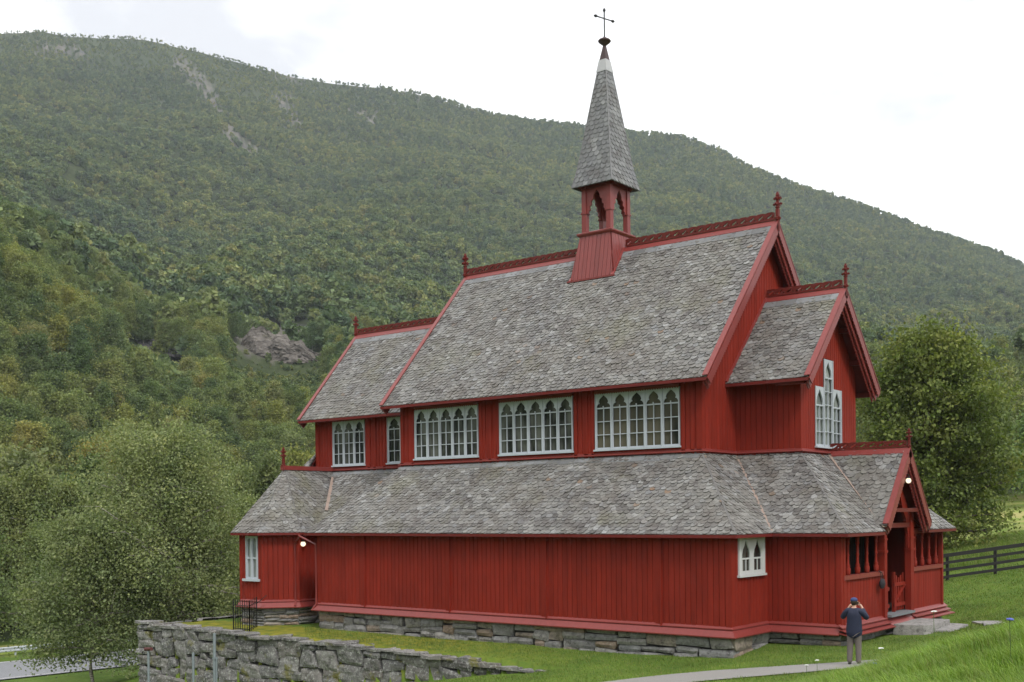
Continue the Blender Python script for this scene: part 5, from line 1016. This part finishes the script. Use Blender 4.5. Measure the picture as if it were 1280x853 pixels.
def blades(name, x, y, hgt, wid, mat, label, rg, bend=.5):
    z = ground_h(x, y); n = len(x); p = np.stack([x, y, z-.01], -1); az = rg.uniform(0, 6.283, n); s_ = np.stack([np.cos(az), np.sin(az), 0*az], -1); fd_ = np.stack([-np.sin(az), np.cos(az), 0*az], -1); wind = np.array([-.25, -.1, 0])
    h = (hgt*rg.uniform(.5, 1.25, n))[:, None]; w = (wid*rg.uniform(.7, 1.3, n))[:, None]; b_ = (bend*rg.uniform(.1, 1.2, n))[:, None]*h; up = np.array([0, 0, 1.])
    v = np.stack([p-s_*w, p+s_*w, p+s_*w*.75+fd_*b_*.35+wind*h*.3+up*h*.6, p-s_*w*.75+fd_*b_*.35+wind*h*.3+up*h*.6, p+s_*w*.12+fd_*b_+wind*h+up*h*(1-.35*b_/h), p-s_*w*.12+fd_*b_+wind*h+up*h*(1-.35*b_/h)], 1).reshape(-1, 3)
    i = np.arange(n)[:, None]*6; qd = np.concatenate([i+np.array([0, 1, 2, 3]), i+np.array([3, 2, 4, 5])], 0); link(name, np_mesh(name, v, qd, mat), None, label, 'grass', kind='stuff')
rg = np.random.default_rng(8)
def fan(n, pa, pb, ra, rb, pw=2):
    az = rg.uniform(az_e(pa, 700)[0], az_e(pb, 700)[0], n); r = rg.uniform(ra**pw, rb**pw, n)**(1/pw); return CAM[0]+np.sin(az)*r, CAM[1]+np.cos(az)*r, r
GT = grass_mat('long_grass', (.12, .21, .026), (.20, .32, .044), (.28, .38, .065)); GS = grass_mat('mown_grass', (.085, .15, .022), (.15, .225, .036), (.21, .245, .055))
def path_dist(x, y): return np.min([np.hypot(x-a, y-b_) for a, b_ in pts_path], axis=0)
pts_path = [(float(p.x), float(p.y)) for i in range(len(pc)-1) for p in [pc[i].lerp(pc[i+1], k/6) for k in range(6)]]
x, y, r = fan(175000, 800, 1480, 6.5, 24.5, 1.6); d_ = path_dist(x, y); crest = (d_ > 1.6)&((x-22.3)*.5+(-12.5-y)*.35 > .2); cl_ = np.sin(x*3.1+y*1.7)*np.sin(x*1.3-y*2.9)*.5+.5; k = crest & (rg.uniform(size=len(x)) < .45+.55*cl_); blades('long_grass', x[k], y[k], .15+.14*cl_[k], .0045, GT, 'long fresh green grass on the bank in the foreground', rg, .7)
x, y, r = fan(230000, 380, 1340, 19, 47, 1.3); d_ = path_dist(x, y); k = (d_ > 1.04+.14*np.sin(x*5+y*3)) & ~((x > -3) & (x < XA+.1) & (y > YA-.1)) & ~((x > XA-.2) & (y > YN-.2) & (y < -YN+.2) & (x < XF+.3)) & ~((np.abs(y+9.9) < .45) & (x < 11)) & ~((x < 11.2) & (y < -10)&(x < 4)); k &= (x > -11); k &= ~((x > 19) & (x < 21) & (y > -1.6) & (y < 2.5)); blades('mown_grass', x[k], y[k], .075, .006, GS, 'short mown lawn around the church', rg, .6)
x, y, r = fan(60000, 1150, 1340, 38, 75, 1.4); k = ~((x < XF+.5) & (y < 6)); blades('meadow_grass', x[k], y[k], np.where(r[k] > 58, .28, .08), .011, GS, 'lawn and rough meadow grass right of the porch', rg, .6)
# small flowers
WHITEF = plain('white_petals', (.75, .75, .72), .6, .05); BLUEF = plain('blue_petals', (.12, .15, .5), .6, .1); STEM = plain('green_stem', (.08, .13, .03), .7)
def flower(px, py, d, hstem, r, mat, lab, cat='flower'):
    c = V(at(px, py, d)); g = GH(c.x, c.y); e = empty('wild_flower', (c.x, c.y, g), lab, cat)
    mb = MB(); mb.tube([(c.x, c.y, g-.02), (c.x+.01, c.y, (g+c.z)/2), (c.x, c.y, c.z)], .006, 5); o = mb.build('stem', STEM); wparent(o, e)
    mb = MB()
    for i in range(9): a = i*2.4; q = r*math.sqrt(i/9); mb.lathe((c.x+q*math.cos(a), c.y+q*math.sin(a), c.z+.01*random.random()), [(.003, -.012), (r*.38, 0), (r*.3, .012), (.003, .014)], 7)
    o = mb.build('flower_head', mat); wparent(o, e)
flower(1167, 765, 21, .3, .05, WHITEF, 'white flower head on a tall thin stem right of the porch steps'); flower(1101, 811, 24, .2, .05, WHITEF, 'low white flower in the grass right of the photographer'); flower(1021, 826, 27.5, .2, .045, WHITEF, 'white flower at the path edge left of the photographer'); flower(1008, 832, 27.5, .16, .04, WHITEF, 'small white flower lying lowest at the path edge left of the photographer')
flower(1094, 830, 20, .2, .05, BLUEF, 'small blue flower in the long grass below the photographer'); flower(1262, 775, 14, .2, .04, BLUEF, 'small blue flower in the tall grass at the right edge')
# ------------------------------------------------------------------ PERSON photographing the porch
PL = at(1068, 829, 29); PG = GH(PL[0], PL[1]); FACE = math.atan2(19-PL[0], 1-PL[1]) # looks toward the porch
pe_ = empty('person', (PL[0], PL[1], PG), 'person in navy jacket and taupe trousers, hands raised to take a picture', 'person', rz=-FACE)
def skin(name, joints, edges, mat, parent, sub=2):
    me = bpy.data.meshes.new(name); me.from_pydata([j[:3] for j in joints], edges, []); ob = bpy.data.objects.new(name, me); COL.objects.link(ob); m = ob.modifiers.new('s', 'SKIN'); sl_ = me.skin_vertices[0].data
    for i, j in enumerate(joints): sl_[i].radius = (j[3], j[4] if len(j) > 4 else j[3])
    sl_[0].use_root = True; m.use_smooth_shade = True; s2 = ob.modifiers.new('u', 'SUBSURF'); s2.levels = s2.render_levels = sub
    dg = bpy.context.evaluated_depsgraph_get(); nm = bpy.data.meshes.new_from_object(ob.evaluated_get(dg)); nm.materials.clear(); nm.materials.append(mat); nm.polygons.foreach_set('use_smooth', [True]*len(nm.polygons)); COL.objects.unlink(ob); bpy.data.objects.remove(ob)
    return link(name, nm, parent)
SKINM = plain('skin', (.50, .29, .21), .5, .08); NAVY = plain('navy_jacket', (.014, .018, .042), .75, .3); TROU = plain('taupe_trousers', (.13, .11, .10), .85, .2); SHOE = plain('dark_shoes', (.025, .022, .02), .6); HAIR = plain('dark_brown_hair', (.035, .022, .015), .6, .3)
# body in local space: faces +Y
J = [(0, 0, .95, .14, .11), (0, -.01, 1.12, .135, .10), (0, -.015, 1.30, .165, .11), (0, -.01, 1.43, .10, .075), (0, .01, 1.50, .052), (0, .02, 1.565, .062, .07), (0, .035, 1.635, .076, .092), (0, .03, 1.70, .062, .075),
     (.095, 0, .86, .085), (.10, .01, .50, .062), (.105, -.015, .10, .043), (.11, .09, .035, .036), (-.095, 0, .86, .085), (-.105, .02, .50, .062), (-.115, -.01, .10, .043), (-.125, .1, .035, .036),
     (.19, 0, 1.40, .058), (.31, .10, 1.20, .046), (.16, .24, 1.50, .032), (.105, .26, 1.565, .034), (-.19, 0, 1.40, .058), (-.31, .10, 1.20, .046), (-.16, .24, 1.50, .032), (-.105, .26, 1.565, .034)]
Ed = [(0, 1), (1, 2), (2, 3), (3, 4), (4, 5), (5, 6), (6, 7), (0, 8), (8, 9), (9, 10), (10, 11), (0, 12), (12, 13), (13, 14), (14, 15), (3, 16), (16, 17), (17, 18), (18, 19), (3, 20), (20, 21), (21, 22), (22, 23)]
skin('body', J, Ed, SKINM, pe_)
mb = MB()
def blob(c, rx, ry, rz_, mat, name, par=None, cut=None):
    m = MB(); vs, fs = [], []; n, k = 12, 16
    for i in range(n+1):
        for j in range(k): t, f = math.pi*i/n, 2*math.pi*j/k; vs.append((c[0]+rx*math.sin(t)*math.cos(f), c[1]+ry*math.sin(t)*math.sin(f), c[2]+rz_*math.cos(t)))
    for i in range(n):
        for j in range(k): fs.append([i*k+j, i*k+(j+1) % k, (i+1)*k+(j+1) % k, (i+1)*k+j])
    m.add(vs, fs); return m.build(name, mat, par or pe_, True)
blob((0, .0, 1.655), .088, .098, .105, HAIR, 'hair')
for s_ in (-1, 1):
    m = MB(); m.sphere((s_*.032, .118, 1.645), .011, 8); m.build('eye', plain('eye', (.3, .3, .3), .3), pe_, True)
    skin('ear', [(s_*.085, .03, 1.64, .012), (s_*.095, .025, 1.655, .013), (s_*.09, .03, 1.67, .01)], [(0, 1), (1, 2)], SKINM, pe_, 1)
skin('nose', [(0, .115, 1.645, .012), (0, .135, 1.62, .014), (0, .118, 1.60, .011)], [(0, 1), (1, 2)], SKINM, pe_, 1); m = MB(); m.bar((-.025, .119, 1.575), (.025, .119, 1.575), .012, .01); m.build('mouth', plain('lips', (.35, .13, .11), .5), pe_)
skin('jacket', [(0, .0, .66, .245, .19), (0, 0, .98, .225, .18), (.01, -.01, 1.16, .205, .165), (0, -.02, 1.32, .215, .16), (0, -.01, 1.44, .12, .09), (0, .0, 1.50, .075, .07),
      (.19, 0, 1.405, .088), (.33, .10, 1.20, .074), (.175, .225, 1.47, .052), (-.19, 0, 1.405, .088), (-.33, .10, 1.20, .074), (-.175, .225, 1.47, .052)], [(0, 1), (1, 2), (2, 3), (3, 4), (4, 5), (4, 6), (6, 7), (7, 8), (4, 9), (9, 10), (10, 11)], NAVY, pe_)
skin('trousers', [(0, 0, .92, .155, .125), (.095, .0, .80, .112), (.105, .012, .50, .088), (.11, -.01, .12, .075), (.11, -.005, .06, .075), (-.095, .0, .80, .112), (-.11, .02, .50, .088), (-.12, -.005, .12, .075), (-.12, 0, .06, .075)], [(0, 1), (1, 2), (2, 3), (3, 4), (0, 5), (5, 6), (6, 7), (7, 8)], TROU, pe_)
for x_ in (.11, -.122): skin('shoe', [(x_, -.06, .04, .042), (x_, .04, .045, .048), (x_+(.01 if x_ > 0 else -.01), .16, .035, .04)], [(0, 1), (1, 2)], SHOE, pe_, 2)
for s_ in (-1, 1):
    for f in range(4):
        z0 = 1.60-.022*f; ln = [.9, 1, .95, .75][f]; skin('finger', [(s_*.105, .27, z0, .011), (s_*.095, .31*1, z0+.004, .0095), (s_*(.095-.035*ln), .325, z0+.002, .009), (s_*(.095-.06*ln), .318, z0, .0075)], [(0, 1), (1, 2), (2, 3)], SKINM, pe_, 1)
    skin('thumb', [(s_*.10, .245, 1.55, .013), (s_*.075, .232, 1.56, .011), (s_*.05, .234, 1.575, .0095)], [(0, 1), (1, 2)], SKINM, pe_, 1)
blob((0, .0, 1.70), .095, .105, .065, plain('navy_cap', (.03, .045, .14), .7), 'cap')
cam_e = empty('camera', (PL[0], PL[1], PG), 'small black camera held up in front of the photographer\'s face', 'camera', rz=-FACE)
m = MB(); m.box(-.068, .068, .265, .30, 1.545, 1.63); m.box(-.025, .025, .27, .30, 1.63, 1.65); m.build('camera_body', BLACKM, cam_e); m = MB(); vs = []
for i, (yy, rr_) in enumerate(((.30, .03), (.34, .03), (.345, .026), (.40, .029))): vs += [(rr_*math.cos(2*math.pi*k/14), yy, 1.588+rr_*math.sin(2*math.pi*k/14)) for k in range(14)]
m.add(vs, [[i*14+k, i*14+(k+1) % 14, (i+1)*14+(k+1) % 14, (i+1)*14+k] for i in range(3) for k in range(14)]+[[42+k for k in range(14)]]); m.build('lens', BLACKM, cam_e)
# dark bag hanging on the porch rail
hb = empty('shoulder_bag', (XF+.16, -1.72, 1.3), 'small dark bag hanging by its strap from the porch railing', 'bag'); m = MB(); vs = []
for i in range(9):
    t = i/8; w = .13+.05*math.sin(math.pi*t); th = .03+.06*math.sin(math.pi*t)
    vs += [(th*math.cos(2*math.pi*k/12), w*math.sin(2*math.pi*k/12)*(1 if True else 0), -.25+.32*t) for k in range(12)]
m.add(vs, [[i*12+k, i*12+(k+1) % 12, (i+1)*12+(k+1) % 12, (i+1)*12+k] for i in range(8) for k in range(12)]+[list(range(12))[::-1], [96+k for k in range(12)]]); m.build('pouch', plain('dark_fabric', (.018, .015, .02), .8, .3), hb, True)
m = MB(); m.tube([(0, -.1, .05), (-.03, -.05, .27), (-.12, 0, .33), (-.03, .05, .27), (0, .1, .05)], .014, 6); m.build('strap', BLACKM, hb)
# ------------------------------------------------------------------ LIGHT, SKY, CAMERA
w = bpy.data.worlds.new('World'); SC.world = w; w.use_nodes = True; t = w.node_tree; t.nodes.clear(); N = t.nodes.new
SEL, SAZ = math.radians(48), math.radians(118)     # azimuth from +Y towards +X
sky = N('ShaderNodeTexSky'); sky.sky_type = 'NISHITA'; sky.sun_disc = False; sky.sun_elevation = SEL; sky.sun_rotation = SAZ
tc = N('ShaderNodeTexCoord'); mp_ = N('ShaderNodeMapping'); mp_.inputs['Scale'].default_value = (1, 1, 2.2); t.links.new(tc.outputs['Generated'], mp_.inputs[0])
nz = N('ShaderNodeTexNoise'); nz.inputs['Scale'].default_value = 2.3; nz.inputs['Detail'].default_value = 6; nz.inputs['Roughness'].default_value = .55; t.links.new(mp_.outputs[0], nz.inputs['Vector'])
cr_ = N('ShaderNodeValToRGB'); cr_.color_ramp.elements[0].position = .36; cr_.color_ramp.elements[0].color = (6.1, 6.2, 6.5, 1); cr_.color_ramp.elements[1].position = .54; cr_.color_ramp.elements[1].color = (12.2, 12.2, 12.3, 1); t.links.new(nz.outputs['Fac'], cr_.inputs[0])
mx = N('ShaderNodeMix'); mx.data_type = 'RGBA'; mx.inputs[0].default_value = .93; t.links.new(sky.outputs[0], mx.inputs[6]); t.links.new(cr_.outputs[0], mx.inputs[7])
bg = N('ShaderNodeBackground'); bg.inputs[1].default_value = .1; t.links.new(mx.outputs[2], bg.inputs[0]); ow_ = N('ShaderNodeOutputWorld'); t.links.new(bg.outputs[0], ow_.inputs[0])
sun = bpy.data.lights.new('sun', 'SUN'); sun.energy = 1.5; sun.angle = math.radians(11); sun.color = (1, .97, .92); so = bpy.data.objects.new('sun', sun); COL.objects.link(so)
sd = V((math.sin(SAZ)*math.cos(SEL), math.cos(SAZ)*math.cos(SEL), math.sin(SEL))); so.rotation_euler = sd.to_track_quat('Z', 'Y').to_euler(); so.location = (0, 0, 60)
HAZE = 1
if HAZE:
    t = NT('haze'); pv = t.n('ShaderNodeVolumePrincipled'); pv.inputs['Density'].default_value = .00013; pv.inputs['Color'].default_value = (.84, .92, 1, 1); pv.inputs['Anisotropy'].default_value = .0; t.l(pv.outputs[0], t.out.inputs['Volume'])
    zmin = float(Z.min()); zmax = float(Z.max()); D = 2300; m = MB(); m.box(CAM[0]-D, CAM[0]+D, CAM[1]-D, CAM[1]+D, zmin-1, zmax+25); m.build('haze', t.m, kind='stuff', label='thin pale air over the valley', cat='haze')
cam = bpy.data.cameras.new('camera'); co_ = bpy.data.objects.new('camera_view', cam); COL.objects.link(co_); SC.camera = co_
cam.sensor_width = 36; cam.lens = F*36/1280; cam.shift_x = -83.65/1280; cam.shift_y = 227.76/1280; cam.clip_start = .1; cam.clip_end = 6000
M3 = Matrix(((CR[0], CU[0], -CF[0]), (CR[1], CU[1], -CF[1]), (CR[2], CU[2], -CF[2]))); co_.matrix_world = Matrix.Translation(V(CAM)) @ M3.to_4x4()
vs_ = SC.view_settings; vs_.view_transform = 'Standard'; vs_.look = 'None'; vs_.exposure = .68; vs_.gamma = 1; vs_.use_curve_mapping = False
